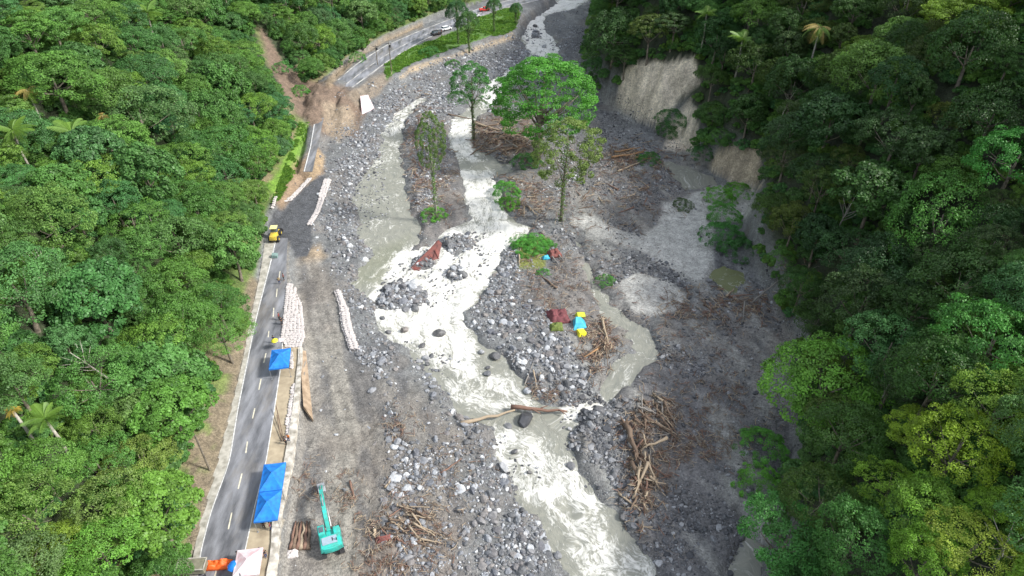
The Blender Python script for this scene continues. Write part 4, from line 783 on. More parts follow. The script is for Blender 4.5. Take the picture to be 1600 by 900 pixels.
def resamp(pts, ys_):
    p = sorted(pts, key=lambda q: q[1]); Y_ = np.array([q[1] for q in p], float); X_ = np.array([q[0] for q in p], float)
    if len(p) < 4: return [(float(np.interp(v, Y_, X_)), v) for v in ys_]
    ff = np.linspace(Y_[0], Y_[-1], 600); xx = np.interp(ff, Y_, X_); k = np.hanning(61); k /= k.sum(); pad = np.concatenate([2*xx[0]-xx[30:0:-1], xx, 2*xx[-1]-xx[-2:-32:-1]]); xx = np.convolve(pad, k, 'valid'); return [(float(np.interp(v, ff, xx)), v) for v in ys_]
def strip(name, Lp, Rp, z, mat, y0, y1, n=40, kind='structure', lab=None, thick=0, nx=1):
    ys_ = np.linspace(y0, y1, n); A = GP(resamp(Lp, ys_), z); B = GP(resamp(Rp, ys_), z); V = []; F = []
    for (ax, ay), (bx, by) in zip(A, B):
        for k in range(nx+1): t = k/nx; V.append((ax+(bx-ax)*t, ay+(by-ay)*t, z))
    for i in range(n-1):
        for k in range(nx): q = i*(nx+1)+k; F.append((q, q+1, q+nx+2, q+nx+1))
    if thick:
        m_ = len(V); V += [(v[0], v[1], v[2]-thick) for v in V]; w_ = nx+1; bd = [i*w_ for i in range(n)]+[(n-1)*w_+k for k in range(1, w_)]+[i*w_+nx for i in range(n-2, -1, -1)]+[k for k in range(nx-1, 0, -1)]
        for i in range(len(bd)): a_, b_ = bd[i], bd[(i+1) % len(bd)]; F.append((a_, b_, b_+m_, a_+m_))
    o = mk(name, V, F, mat); tag(o, lab, None, None, kind); return o
gutL = [(283, 960), (303, 862), (315.5, 800), (339, 722), (360, 640), (380, 560), (390, 500), (402, 450), (411, 400), (413, 380)]
wlL = [(300, 960), (312, 862), (328, 800), (357, 722), (370, 640), (386, 560), (398, 500), (411, 450), (424, 400), (430, 372)]
wlR = [(358, 960), (383, 862), (396, 800), (416, 722), (429, 640), (441, 560), (443, 500), (449, 450), (447, 410), (450, 372)]
shR = [(405, 960), (423, 862), (426, 800), (444, 722), (457, 640), (466, 560), (466, 540)]
wall = [(425, 960), (435, 862), (441, 800), (458, 722), (467, 640), (473, 560), (473, 540)]
off = lambda P_, d_: [(x+d_, y) for x, y in P_]
strip('road', wlL, wlR, RZ, MASP, 960, 372, 70, lab='grey two lane asphalt road along the left slope')
strip('gutter', gutL, wlL, RZ+.02, MCON, 960, 372, 60, lab='pale concrete drain strip on the hill side of the road', thick=.1)
strip('road_marking', off(wlL, .5), off(wlL, 2.2), RZ+.03, MPAINT, 960, 372, 60, lab='white left edge line of the road'); strip('road_marking', off(wlR, -1.2), off(wlR, .3), RZ+.03, MPAINT, 960, 520, 50, lab='white right edge line of the road')
strip('road_shoulder', wlR, shR, RZ-.006, MSAND, 960, 540, 50, lab='sandy yellowish shoulder between the road and the retaining wall')
for (a, b) in [((386.5, 690), (384, 708)), ((378, 740), (372, 764)), ((362, 801), (356.7, 827)), ((341, 880), (334, 906)), ((420, 517), (419, 527)), ((415.5, 552), (412, 567)), ((407.8, 592), (404.4, 609)), ((398, 638), (394.5, 654)), ((433, 451), (431.7, 464)), ((427.7, 481), (426.7, 495)), ((437.5, 424), (436, 434))]:
    w_ = .75; x0, y0 = G(*a, RZ); x1, y1 = G(*b, RZ); mk('road_marking', [(x0-.09, y0, RZ+.006), (x0+.09, y0, RZ+.006), (x1+.09, y1, RZ+.006), (x1-.09, y1, RZ+.006)], [(0, 3, 2, 1)], MYP)['kind'] = 'structure'
# retaining wall with rough parapet
ys_ = np.linspace(960, 545, 90); A = GP(resamp(shR, ys_), RZ); B = GP(resamp(wall, ys_), RZ); V = []; F = []
for i, ((ax, ay), (bx, by)) in enumerate(zip(A, B)):
    zt_ = RZ+.32+random.uniform(-.05, .05); V += [(ax, ay, RZ-.3), (ax+.05, ay, zt_), ((ax+bx)/2, by, zt_+.04), (bx, by, zt_), (bx+.45, by, -.7)]
for i in range(89):
    for k in range(4): q = i*5+k; F.append((q, q+5, q+6, q+1))
F += [(0, 1, 2, 3, 4), (445+4, 445+3, 445+2, 445+1, 445)]
MWALL = simple('weathered_wall', (.55, .52, .46), .85, .2, 1.1, bump=.4, dark=(.22, .2, .16)); wo_ = mk('retaining_wall', V, F, MWALL); tag(wo_, 'long pale stained retaining wall along the river side of the road', 'wall')
# leaning brown wall slab below the canopy
p = [(*G(468, 548, 2.4), 2.4), (*G(478, 548, 1.9), 1.9), (*G(489, 656, .7), .7), (*G(474, 634, 2.3), 2.3)]; q = [(a-.1, b, c-.6) for a, b, c in p]; V = p+q; F = [(0, 1, 2, 3), (7, 6, 5, 4), (0, 4, 5, 1), (1, 5, 6, 2), (2, 6, 7, 3), (3, 7, 4, 0)]
tag(mk('leaning_wall_slab', V, F, simple('earthy_concrete', (.34, .26, .18), .9, .25, .9, dark=(.2, .14, .09))), 'brown leaning slab of broken wall below the single blue canopy', 'slab')
# white tarpaulin along the shoulder
def bag_mesh(seed):
    bm = bmesh.new(); bmesh.ops.create_cube(bm, size=1); bmesh.ops.bevel(bm, geom=bm.edges[:], offset=.28, segments=2, affect='EDGES', profile=.7); rd = random.Random(seed)
    for v in bm.verts: v.co = Vector((v.co.x, v.co.y*(1-.2*abs(v.co.x)), v.co.z))+Vector((rd.gauss(0, .02), rd.gauss(0, .02), rd.gauss(0, .02)))
    me = bpy.data.meshes.new('bag_mesh'); bm.to_mesh(me); bm.free(); me.materials.append(MWHT); me.polygons.foreach_set('use_smooth', np.ones(len(me.polygons), bool)); return me
BG = [bag_mesh(i) for i in range(4)]
def bagline(lab, L_, R_, y0, y1, zb, size, rowsn, layers=1, jit=.12, name='sandbag_wall', nudge=None):
    a0 = G(*resamp(L_, [y0])[0], zb); e = empty(name, (a0[0], a0[1], 0), 0, lab, 'sandbags'); ys_ = np.linspace(y0, y1, 400); A = np.array(GP(resamp(L_, ys_), zb)); B = np.array(GP(resamp(R_, ys_), zb)); M = (A+B)/2
    s_ = np.concatenate([[0], np.cumsum(np.hypot(*np.diff(M, axis=0).T))]); nn = max(2, int(s_[-1]/size))
    for i in range(nn):
        t = (i+.5)/nn*s_[-1]; ax, ay, bx, by = [np.interp(t, s_, w_) for w_ in (A[:, 0], A[:, 1], B[:, 0], B[:, 1])]
        wd = math.hypot(bx-ax, by-ay); nr = max(1, round(wd/size)); 
        for lay in range(layers):
            for k in range(nr-lay):
                f = (k+.5+lay*.5)/nr; x = ax+(bx-ax)*f+random.gauss(0, jit*size*.5); y = ay+(by-ay)*f+random.gauss(0, jit*size*.5); z = max(H(x, y), zb-2.5)+size*(.24+.42*lay)
                o = bpy.data.objects.new('sandbag', random.choice(BG)); link(o, e); o.location = (x-a0[0], y-a0[1], z); o.scale = (size*1.08, size*random.uniform(.85, 1.05), size*random.uniform(.5, .65)); o.rotation_euler = (random.gauss(0, .12), random.gauss(0, .12), random.gauss(0, .3)); 
bagline('wide bank of white sandbags between the road and the dirt track above the single canopy', [(450, 440), (447, 460), (443, 500), (440, 530), (446, 545)], [(462, 455), (470, 470), (474, 500), (477, 530), (470, 548)], 446, 546, 1.6, .62, 6)
bagline('curved line of pale sandbags on the river side of the dirt track', [(521, 455), (530, 480), (533, 510), (545, 545)], [(534, 460), (546, 490), (552, 520), (564, 551)], 458, 548, .3, .62, 2, layers=2)
bagline('row of white sandbags curving along the right edge of the dark asphalt ramp', [(507, 279), (500, 300), (492, 330), (480, 350)], [(517, 281), (509, 305), (500, 330), (486, 353)], 280, 352, 1.2, .6, 2)
bagline('thin row of white sandbags along the left edge of the asphalt ramp', [(482, 277), (470, 290), (456, 306), (444, 318)], [(487, 279), (475, 292), (460, 308), (447, 320)], 278, 319, 1.3, .55, 1)
bagline('white sandbags along the wall crest below the single blue canopy', [(457, 598), (451, 630), (447, 660), (446, 690)], [(464, 598), (465, 630), (463, 660), (459, 690)], 600, 690, RZ, .6, 2)
bagline('short row of white sandbags beside the single blue canopy', [(451, 550), (452, 575)], [(459, 550), (460, 575)], 550, 577, RZ, .6, 1)
bagline('short pale line of sandbags where the landslide meets the ramp', [(431, 312), (424, 328)], [(434, 312), (427, 328)], 312, 328, RZ, .7, 1)
# middle and far road pieces
strip('road', [(474, 268), (484, 230), (492, 182)], [(488, 268), (496, 230), (506, 182)], RZ+.01, MASP, 268, 184, 12, lab='isolated piece of asphalt road below the landslide', thick=.4)
strip('road_marking', [(474.3, 268), (484.3, 230), (492.3, 184)], [(475.8, 268), (485.6, 230), (493.3, 184)], RZ+.03, MPAINT, 268, 185, 12)
FR_L = [(521, 130), (556, 100), (600, 72), (655, 48), (705, 29), (745, 14), (775, 5), (830, -8)]; FR_R = [(541, 144), (575, 120), (608, 95), (660, 64), (708, 42), (755, 24), (790, 13), (850, -2)]
def ribbon(name, A, B, z, mat, f0, f1, lab=None, n=40, thick=0, zo=0):
    def rs(P_):
        P_ = np.array(P_); s_ = np.concatenate([[0], np.cumsum(np.hypot(*np.diff(P_, axis=0).T))]); t = np.linspace(0, s_[-1], n); return np.stack([np.interp(t, s_, P_[:, 0]), np.interp(t, s_, P_[:, 1])], 1)
    A, B = rs(GP(A, z)), rs(GP(B, z)); V = []; F = []
    for a, b in zip(A, B): V += [(*(a+(b-a)*f0), z+zo), (*(a+(b-a)*f1), z+zo)]
    for i in range(n-1): F.append((2*i, 2*i+1, 2*i+3, 2*i+2))
    if thick:
        m_ = len(V); V += [(v[0], v[1], v[2]-thick) for v in V]
        for i in range(n-1): F += [(2*i, 2*i+2, 2*i+2+m_, 2*i+m_), (2*i+1, 2*i+1+m_, 2*i+3+m_, 2*i+3)]
        F.append((0, m_, m_+1, 1))
    o = mk(name, V, F, mat); return tag(o, lab, None, None, 'structure')
ribbon('road', FR_L, FR_R, 3.0, MASP, 0, 1, 'far stretch of asphalt road ending in a broken edge at the landslide', 50, .5)
ribbon('road_marking', FR_L, FR_R, 3.0, MDUST, .0, .05, zo=.012); ribbon('road_marking', FR_L, FR_R, 3.0, MDUST, .55, .58, zo=.012); ribbon('road_marking', FR_L, FR_R, 3.0, MDUST, .93, .98, zo=.012)
#PART3
# ---------------------------------------------------------------- trees standing in the river bed and on the far bank
def lone_tree(name, bpx, top, lab, crown, crz, R, Hs, tint, r0, ivy=0, limbs=6, extra=(), z0=None, mat=None, leanx=0.):
    x, y = G(*bpx, 0 if z0 is None else z0); zb = H(x, y) if z0 is None else z0; h = height_at(x, y, top)-zb; e = empty(name, (x, y, zb), 0, lab, 'tree')
    V = []; F = []; zc = h*crz; pts = [(0, 0, -.8), (.1, 0, h*.15), (leanx*.4-.15, .1, h*.4), (leanx*.8+.1, 0, h*.65), (leanx, 0, h*.9)]; add_tube(V, F, pts, [r0*1.5, r0*1.1, r0*.85, r0*.6, r0*.2], 9)
    for i in range(limbs):
        a = i*2.4; sz_ = h*random.uniform(.35, .7) if limbs < 9 else h*random.uniform(.22, .55); d = R*random.uniform(.55, .8); eps = Vector((leanx+math.cos(a)*d, math.sin(a)*d, zc+R*.15*random.uniform(-1, 1.5))); s_ = Vector((leanx*.6, 0, sz_))
        add_tube(V, F, [s_, (s_*.45+eps*.55)+Vector((0, 0, -.6)), eps], [r0*.45, r0*.3, r0*.08], 6)
    mk('trunk', V, F, mat or MBARK, e, smooth=True)
    o = bpy.data.objects.new('crown', crown); link(o, e); o.location = (leanx, 0, zc); o.scale = (R/5, R/5, R/5*Hs); o.color = (*tint, 1)
    for (dx, dz, rr_, tn) in extra:
        c = bpy.data.objects.new('crown', CR[8]); link(c, e); c.location = (dx, 0, dz*h); c.scale = (rr_/5,)*3; c.color = (*tn, 1)
    if ivy:
        n = int(ivy*h); t = RNG.uniform(0, .85, n); a = RNG.uniform(0, 6.28, n); rad = r0*1.1+RNG.uniform(0, 1.0, n)**2*(.15+1.0*vnoise(t*9, a*.9+bpx[0], 5)**2)*1.6; c = np.stack([np.cos(a)*rad+leanx*t, np.sin(a)*rad, t*h], 1); nr = np.stack([np.cos(a), np.sin(a), .5+0*a], 1)
        v, f = leaves(c, nr, RNG.uniform(.25, .5, n), .6); iv = bpy.data.objects.new('ivy', mesh_np('ivy', v, f, MLEAF1, tone=np.repeat(RNG.uniform(.2, .8, n), 4))); link(iv, e); iv.color = (1.7, 1.15, 1.3, 1)
BIG = crown_mesh('big_crown', 900, ncl=300, per=270, leaf=.19, Hh=.92, clr=(.55, 1.0), rag=.25, low=-.75, gap=.06, tiers=8, mat=MLEAF1)
SPR = crown_mesh('sparse_crown', 901, ncl=110, per=220, leaf=.30, Hh=.95, clr=(.6, 1.1), gap=.12, rag=.45, low=-.9, mat=MLEAF1)
SP2 = crown_mesh('sparse_crown', 902, ncl=75, per=150, leaf=.34, Hh=.9, clr=(.8, 1.3), gap=.05, rag=.35, low=-.7, mat=MLEAF1)
lone_tree('broadleaf_tree', (838, 252), 96, 'huge bright green spreading tree standing alone in the middle of the river bed', BIG, .66, 11.6, .95, (1.35, 1.6, .9), .85, limbs=12, ivy=0, leanx=1.5)
lone_tree('broadleaf_tree', (740, 217), 105, 'tall slender tree with small crown left of the huge bright tree', SP2, .78, 4.6, 1.1, (1.0, 1.2, 1.2), .3, ivy=25, extra=((-3.4, .58, 2.6, (.7, 1.0, 1.2)), (2.4, .5, 1.8, (.9, 1.0, 1.1))))
lone_tree('broadleaf_tree', (876, 346), 192, 'sparse yellowish tree on a long thin trunk below the huge bright tree', SPR, .72, 6.2, 1.0, (2.3, 1.25, 1.4), .28, ivy=26, leanx=.6)
lone_tree('broadleaf_tree', (682, 345), 165, 'nearly bare thin tree with climbers right of the quiet channel', SPR, .7, 2.6, 2.2, (2.0, 1.2, 1.5), .2, ivy=30, limbs=5, mat=MBARKP)
for (b, t_, R, tint, lab) in [((716, 70), -8, 3.6, (.6, .75, .9), 'dark tall narrow tree on the grassy far bank'), ((733, 79), 12, 3.4, (1.2, 1.0, 1.0), 'second tall tree with pale trunk on the grassy far bank'), ((772, 52), -12, 2.6, (.6, .75, 1.0), 'dark columnar tree nearer the upper rapids'), ((806, 38), 2, 2.2, (.9, .9, 1.0), 'small thin tree at the edge of the upper rapids')]:
    lone_tree('broadleaf_tree', b, t_, lab, CR[3], .66, R, 1.7, tint, .22, z0=2.6, ivy=60)
SHF = [crown_mesh('fine_shrub', 950+i, ncl=70, per=150, leaf=.36, Hh=.62, clr=(.7, 1.5), low=-.05, rag=.75, gap=.15, asp=.4, mat=MLEAF1) for i in range(4)]
for (a, b, r, tint, lab) in [(830, 384, 2.6, (1.1, 1.35, 1), 'dense green bush on the small plot beside the rapids'), (818, 380, 2.0, (1.2, 1.4, 1), 'left end of the bushes on the small plot'), (845, 382, 2.2, (1.0, 1.2, 1), 'right end of the bushes on the small plot'),
 (792, 302, 2.4, (1.2, 1.5, .9), 'bright green bush at the channel edge under the trees'), (796, 320, 1.7, (1.7, 1.7, .9), 'lighter bush below the bright green channel bush'), (678, 338, 1.8, (1.5, 1.6, .9), 'small bright bush at the foot of the nearly bare tree'), (822, 255, 2.4, (.9, 1.0, 1.1), 'dark green shrub at the foot of the huge tree'),
 (848, 424, 1.0, (1, 1.2, 1), 'tiny green shrub below the small plot'), (948, 440, 1.4, (1, 1.1, .9), 'small green shrub right of the side channel'), (1067, 322, 1.6, (.9, .6, .8), 'dark brownish dead looking bush on the silt flat'), (1012, 250, 2.0, (.9, 1.0, 1.1), 'green shrub by the orange logs'),
 (1125, 312, 2.6, (1.7, 1.6, .9), 'bright green shrub at the right edge of the silt flat'), (1150, 300, 2.4, (1.8, 1.6, .9), 'bright green shrub under the right cliff end'), (1132, 340, 2.8, (1.2, 1.3, 1.1), 'feathery green shrub at the right of the silt flat'), (1130, 372, 3.2, (.8, 1.0, 1.0), 'dark green shrub above the green pond'), (1155, 390, 3.0, (.6, .7, .8), 'very dark shrub right above the green pond'),
 (1052, 188, 3.0, (.8, .9, 1.1), 'shrub growing between the two pale right cliffs'), (1040, 205, 2.6, (.9, .9, 1.0), 'low shrub at the foot of the large pale cliff'), (1100, 240, 2.4, (.6, .7, .8), 'dark shrub left of the brownish cliff'), (706, 100, 1.8, (1.0, 1.0, 1), 'round dark bush on the edge of the far bank'), (670, 84, 2.4, (.9, 1.0, 1.1), 'round bush in the middle of the far green bank'),
 (560, 92, 2.0, (1.2, 1.2, 1), 'bush on the slope edge above the far road end'), (1195, 700, 2.8, (1.3, 1.4, 1), 'light shrub where the right slope meets the gravel'), (1190, 762, 2.4, (1.6, 1.7, .9), 'bright green shrub above the bottom right pool'), (470, 145, 2.0, (1.1, 1.2, 1), 'green shrub on the left side of the landslide'), (440, 108, 2.0, (1.0, 1.1, 1.2), 'shrub growing on the landslide scar')]:
    x, y, z, t_ = march(a, b, .3); o = bpy.data.objects.new('shrub', random.choice(SHF)); link(o); o.location = (x, y, z-.3); o.rotation_euler = (0, 0, random.uniform(0, 6)); o.scale = (r/4.6, r/4.6, r/5*(.7 if 'plot' in lab else 1.2)); o.color = (*[min(2.2, q_*1.35) for q_ in tint], 1); tag(o, lab, 'shrub')
# grass on the green strips
MGR = leaf_mat('grass_blades', [(.09, .22, .03), (.16, .29, .035), (.075, .19, .03)], .3)
def tuft(seed):
    rng = np.random.default_rng(seed); n = 46; c = np.stack([rng.normal(0, .3, n), rng.normal(0, .3, n), rng.uniform(.05, .35, n)], 1); a = rng.uniform(0, 6.28, n); v, f = leaves(c, np.stack([np.cos(a), np.sin(a), .6+0*a], 1), rng.uniform(.3, .7, n), .35, rng); return mesh_np('tuft', v, f, MGR, tone=np.repeat(rng.uniform(.1, .7, n), 4))
TF = [tuft(i) for i in range(4)]; P = []; kcol = 0
n = 60000; a = np.concatenate([RNG.uniform(415, 500, n//2), RNG.uniform(595, 825, n)]); b = np.concatenate([RNG.uniform(175, 320, n//2), RNG.uniform(2, 125, n)])
x, y = G(a, b, 2.0); x2, y2 = G(a, b, 2.9); far = a > 550; x = np.where(far, x2, x); y = np.where(far, y2, y); z = hgt(x, y); qx, qy, _ = proj(x, y, z); gz = fbm(x, y, 5, 3, 141)
okg = (sdf(qx, qy, [(424, 318), (452, 240), (468, 190), (483, 188), (474, 235), (458, 275), (436, 312)]) > 0) | ((sdf(qx, qy, [(600, 105), (640, 76), (700, 55), (760, 22), (800, 5), (815, 20), (800, 48), (745, 62), (690, 82), (640, 100), (605, 120)])+(gz-.5)*8 > 0) & (sdf(x, y, GP(FR_L+FR_R[::-1], 3.0)) < -.5))
okg &= RNG.random(len(a)) < .4*sm(fbm(x, y, 3, 3, 145), .36, .6)*1.5; P = np.stack([x, y, z], 1)[okg]; k = len(P); s_ = RNG.uniform(.4, 1.3, k)*np.where(P[:, 1] > 215, 1.0, .5)
scatter('grass', source('grass_tuft', TF), P, np.stack([0*s_, 0*s_, RNG.uniform(0, 6.28, k)], 1), np.stack([s_, s_, s_], 1), RNG.integers(0, 4, k), 'bright green tall grass on the road banks')
# ---------------------------------------------------------------- paints
MTEAL = simple('teal_paint', (.02, .48, .41), .42, .12, 1.6, dark=(.07, .27, .22)); MDK = simple('dark_metal', (.05, .05, .055), .6, .3, 3); MRUB = simple('rubber', (.03, .03, .032), .85, .3, 3); MGL = simple('dark_glass', (.10, .13, .15), .12, .2, 1)
MYEL = simple('yellow_paint', (.72, .55, .05), .45, .12, 1.5, dark=(.38, .28, .08)); MBLU = simple('blue_canopy', (.012, .21, .66), .6, .1, 1.6, dark=(.012, .13, .46)); MWC = simple('white_canopy', (.70, .66, .66), .6, .06, 1.1, dark=(.60, .38, .39)); MSTL = simple('galvanised_steel', (.45, .46, .47), .4, .15, 4, metal=.6)
MORG = simple('orange_tarpaulin', (.85, .14, .02), .55, .12, 2); MRED = simple('rusty_red_panel', (.20, .06, .048), .75, .3, 1.1, dark=(.10, .045, .04)); MRD2 = simple('faded_red_fabric', (.17, .05, .055), .8, .3, 2); MOLV = simple('olive_fabric', (.13, .17, .035), .8, .2, 2); MCY = simple('cyan_panel', (.05, .42, .58), .5, .15, 1.5); MYL = simple('yellow_panel', (.78, .75, .04), .5, .1, 1.5); MLIM = simple('lime_panel', (.50, .56, .04), .6, .2, 1.5)
MKH = simple('khaki_tarp', (.22, .21, .15), .8, .25, 1.2)
# ---------------------------------------------------------------- excavator (x forward)
e = empty('excavator', (-23.75, 50.6, H(-23.75, 50.6)+.05), math.atan2(9.1, -3.4), 'turquoise tracked excavator on the dirt track with its arm stretched forward', 'excavator')
for s_ in (-1, 1):
    V = []; F = []; prof = [(-2.0, .15), (-1.75, 0), (1.75, 0), (2.0, .15), (2.15, .45), (1.95, .78), (1.7, .86), (-1.7, .86), (-1.95, .78), (-2.15, .45)]; y0, y1 = s_*1.15-.3, s_*1.15+.3; b = len(V)
    V += [(x, y0, z) for x, z in prof]+[(x, y1, z) for x, z in prof]; m_ = len(prof); F += [tuple(range(m_))[::-1], tuple(range(m_, 2*m_))]+[(i, (i+1) % m_, m_+(i+1) % m_, m_+i) for i in range(m_)]
    tr = mk('track', V, F, MRUB, e); V = []; F = []
    for i in range(24): add_box(V, F, (-1.9+3.8*i/23, s_*1.15, .89), (.09, .62, .05))
    mk('track_pad', V, F, MDK, tr); V = []; F = []
    for i in range(5): add_cyl(V, F, (-1.5+.75*i, s_*1.15+s_*.31, .4), .26, .08, 'y', 12)
    mk('roller', V, F, MSTL, tr)
V = []; F = []; add_box(V, F, (0, 0, .6), (1.9, 1.8, .5)); add_cyl(V, F, (0, 0, .98), .7, .3); mk('undercarriage', V, F, MDK, e, .04)
V = []; F = []; add_box(V, F, (-.35, 0, 1.35), (3.0, 2.9, .45), taper=.98); add_box(V, F, (-1.0, 0, 1.85), (1.9, 2.84, .75), taper=.9); add_box(V, F, (.55, -.95, 1.75), (1.2, .9, .5), taper=.9); mk('house', V, F, MTEAL, e, .09, True)
V = []; F = []; n_ = 9; pr = [(-1.55-.55*math.cos((i/(n_-1)-.5)*PI*.9), 1.4*math.sin((i/(n_-1)-.5)*PI*.98)) for i in range(n_)]; V += [(x, y, 1.15) for x, y in pr]+[(x, y, 2.1) for x, y in pr]; F += [tuple(range(n_)), tuple(range(n_, 2*n_))[::-1]]+[(i, i+n_, (i+1) % n_+n_, (i+1) % n_) for i in range(n_)]; mk('counterweight', V, F, MTEAL, e, .05, True)
V = []; F = []; add_box(V, F, (-.95, .1, 2.27), (1.1, 1.9, .1)); mk('engine_hatch', V, F, simple('grey_blue_panel', (.30, .38, .44), .5, .1, 1), e, .03)
V = []; F = []; add_box(V, F, (-.95, -.3, 2.34), (.5, .12, .06)); add_cyl(V, F, (-1.2, -.8, 2.5), .07, .5); mk('exhaust', V, F, MDK, e)
V = []; F = []; add_box(V, F, (.62, .88, 2.05), (1.55, .95, 1.35), taper=.88); cb = mk('cab', V, F, MTEAL, e, .07, True); V = []; F = []
add_box(V, F, (1.36, .88, 2.15), (.06, .78, 1.0)); add_box(V, F, (.65, 1.35, 2.2), (1.15, .05, .85)); add_box(V, F, (.65, .41, 2.2), (1.15, .05, .85)); add_box(V, F, (.6, .88, 2.745), (.8, .6, .03)); mk('window', V, F, MGL, cb)
def beam(name, pts, w, mat, par, hts):
    V = []; F = []; m_ = len(pts)
    for i, (x, z) in enumerate(pts):
        a = Vector((pts[min(i+1, m_-1)][0]-pts[max(i-1, 0)][0], pts[min(i+1, m_-1)][1]-pts[max(i-1, 0)][1])).normalized(); nx_, nz_ = -a.y, a.x; hh_ = hts[i]/2
        for sy, sh in ((-1, -1), (1, -1), (1, 1), (-1, 1)): V.append((x+nx_*hh_*sh, sy*w/2, z+nz_*hh_*sh))
    for i in range(m_-1):
        for k_ in range(4): F.append((i*4+k_, i*4+(k_+1) % 4, i*4+4+(k_+1) % 4, i*4+4+k_))
    F += [(3, 2, 1, 0), tuple(m_*4-4+i for i in range(4))]; return mk(name, V, F, mat, par, .03)
bm_ = beam('boom', [(1.0, 1.6), (2.1, 2.9), (3.4, 3.5), (4.9, 3.35), (5.7, 3.05)], .5, MTEAL, e, [.5, .75, .8, .6, .4])
stk = beam('dipper_arm', [(5.0, 3.75), (5.9, 3.3), (7.6, 2.1), (8.6, 1.25)], .44, MTEAL, e, [.35, .75, .55, .32])
V = []; F = []; prof = [(8.5, 1.4), (9.1, 1.3), (9.5, .7), (9.35, .2), (8.9, .05), (8.3, .35), (8.55, .5), (8.9, .75)]; V += [(x, -.5, z) for x, z in prof]+[(x, .5, z) for x, z in prof]; F += [tuple(range(8))[::-1], tuple(range(8, 16))]+[(i, (i+1) % 8, 8+(i+1) % 8, 8+i) for i in range(8)]; bk = mk('bucket', V, F, MSTL, e)
V = []; F = []
for i in range(5): add_box(V, F, (8.2, -.4+.2*i, .32), (.28, .07, .07))
mk('tooth', V, F, MSTL, bk)
V = []; F = []
for s_ in (-.36, .36): add_tube(V, F, [(1.6, s_, 1.5), (2.6, s_, 2.4), (3.3, s_, 3.2)], [.09, .09, .05], 8)
add_tube(V, F, [(3.2, 0, 4.0), (4.4, 0, 4.1), (5.2, 0, 3.9)], [.08, .08, .05], 8); add_tube(V, F, [(6.2, 0, 3.4), (7.4, 0, 2.8), (8.5, 0, 1.75)], [.08, .06, .05], 8); mk('hydraulic_ram', V, F, MSTL, e)
# ---------------------------------------------------------------- wheel loader
lx, ly = G(431, 372, RZ); e = empty('wheel_loader', (lx, ly, RZ), math.radians(94), 'yellow wheel loader parked at the end of the intact road', 'loader')
V = []; F = []; add_box(V, F, (-1.1, 0, 1.25), (2.2, 1.5, .9), taper=.88); add_box(V, F, (.5, 0, 1.0), (1.5, .95, .6)); mk('body', V, F, MYEL, e, .07, True)
V = []; F = []; add_box(V, F, (.15, 0, 2.0), (1.2, 1.25, 1.1), taper=.9); c_ = mk('cab', V, F, MGL, e, .05); V = []; F = []; add_box(V, F, (.15, 0, 2.62), (1.45, 1.45, .14)); mk('cab_roof', V, F, simple('pale_yellow_paint', (.74, .66, .30), .5, .1, 1), e, .04)
for x in (-1.35, 1.1):
    for y in (-.85, .85): V = []; F = []; add_cyl(V, F, (x, y, .62), .62, .42, 'y', 18); w_ = mk('wheel', V, F, MRUB, e, .04); V = []; F = []; add_cyl(V, F, (x, y, .62), .28, .46, 'y', 12); mk('rim', V, F, MYEL, w_)
V = []; F = []
for y in (-.45, .45): add_tube(V, F, [(.8, y, 1.3), (1.8, y, 1.0), (2.4, y, .5)], [.12, .12, .09], 6)
mk('lift_arm', V, F, MYEL, e); V = []; F = []; prof = [(2.3, .1), (3.0, .05), (3.1, .15), (2.55, .3), (2.45, .9), (2.3, .9)]; V += [(x, -1.1, z) for x, z in prof]+[(x, 1.1, z) for x, z in prof]; F += [tuple(range(6))[::-1], tuple(range(6, 12))]+[(i, (i+1) % 6, 6+(i+1) % 6, 6+i) for i in range(6)]; mk('bucket', V, F, MDK, e)
# ---------------------------------------------------------------- canopies
def canopy(c, w, l, rz, lab, mat, h=2.35, pk=3.25, grp=None):
    e = empty('canopy_tent', (c[0], c[1], RZ), rz, lab, 'canopy tent', grp); V = []; F = []; nn = 6
    cs = [(-w/2, -l/2), (w/2, -l/2), (w/2, l/2), (-w/2, l/2)]; V.append((0, 0, pk))
    for q in range(1, nn+1):
        t = q/nn
        for k_ in range(4):
            a, b = cs[k_], cs[(k_+1) % 4]
            for j in range(6):
                u = j/6; x = (a[0]+(b[0]-a[0])*u)*t; y = (a[1]+(b[1]-a[1])*u)*t; V.append((x, y, pk-(pk-h)*t**.85-.10*math.sin(u*PI)*t*(1 if q < nn else .4)))
    for j in range(24): F.append((0, 1+j, 1+(j+1) % 24))
    for q in range(nn-1):
        for j in range(24): F.append((1+q*24+j, 1+(q+1)*24+j, 1+(q+1)*24+(j+1) % 24, 1+q*24+(j+1) % 24))
    b0 = 1+(nn-1)*24; m_ = len(V); V += [(V[b0+j][0]*1.005, V[b0+j][1]*1.005, V[b0+j][2]-.28) for j in range(24)]
    for j in range(24): F.append((b0+j, m_+j, m_+(j+1) % 24, b0+(j+1) % 24))
    o = mk('canopy', V, F, mat, e); md = o.modifiers.new('thickness', 'SOLIDIFY'); md.thickness = .02; md.offset = -1
    for (x, y) in cs: V = []; F = []; add_box(V, F, (x*.97, y*.97, h/2), (.06, .06, h)); add_box(V, F, (x*.97, y*.97, .02), (.2, .2, .04)); mk('leg', V, F, MSTL, e)
    V = []; F = []
    for k_ in range(4): a, b = cs[k_], cs[(k_+1) % 4]; add_tube(V, F, [(a[0]*.96, a[1]*.96, h-.05), (b[0]*.96, b[1]*.96, h-.05)], [.025, .025], 5); add_tube(V, F, [(a[0]*.96, a[1]*.96, h-.05), (0, 0, pk-.08)], [.022, .022], 5)
    mk('roof_frame', V, F, MSTL, e)
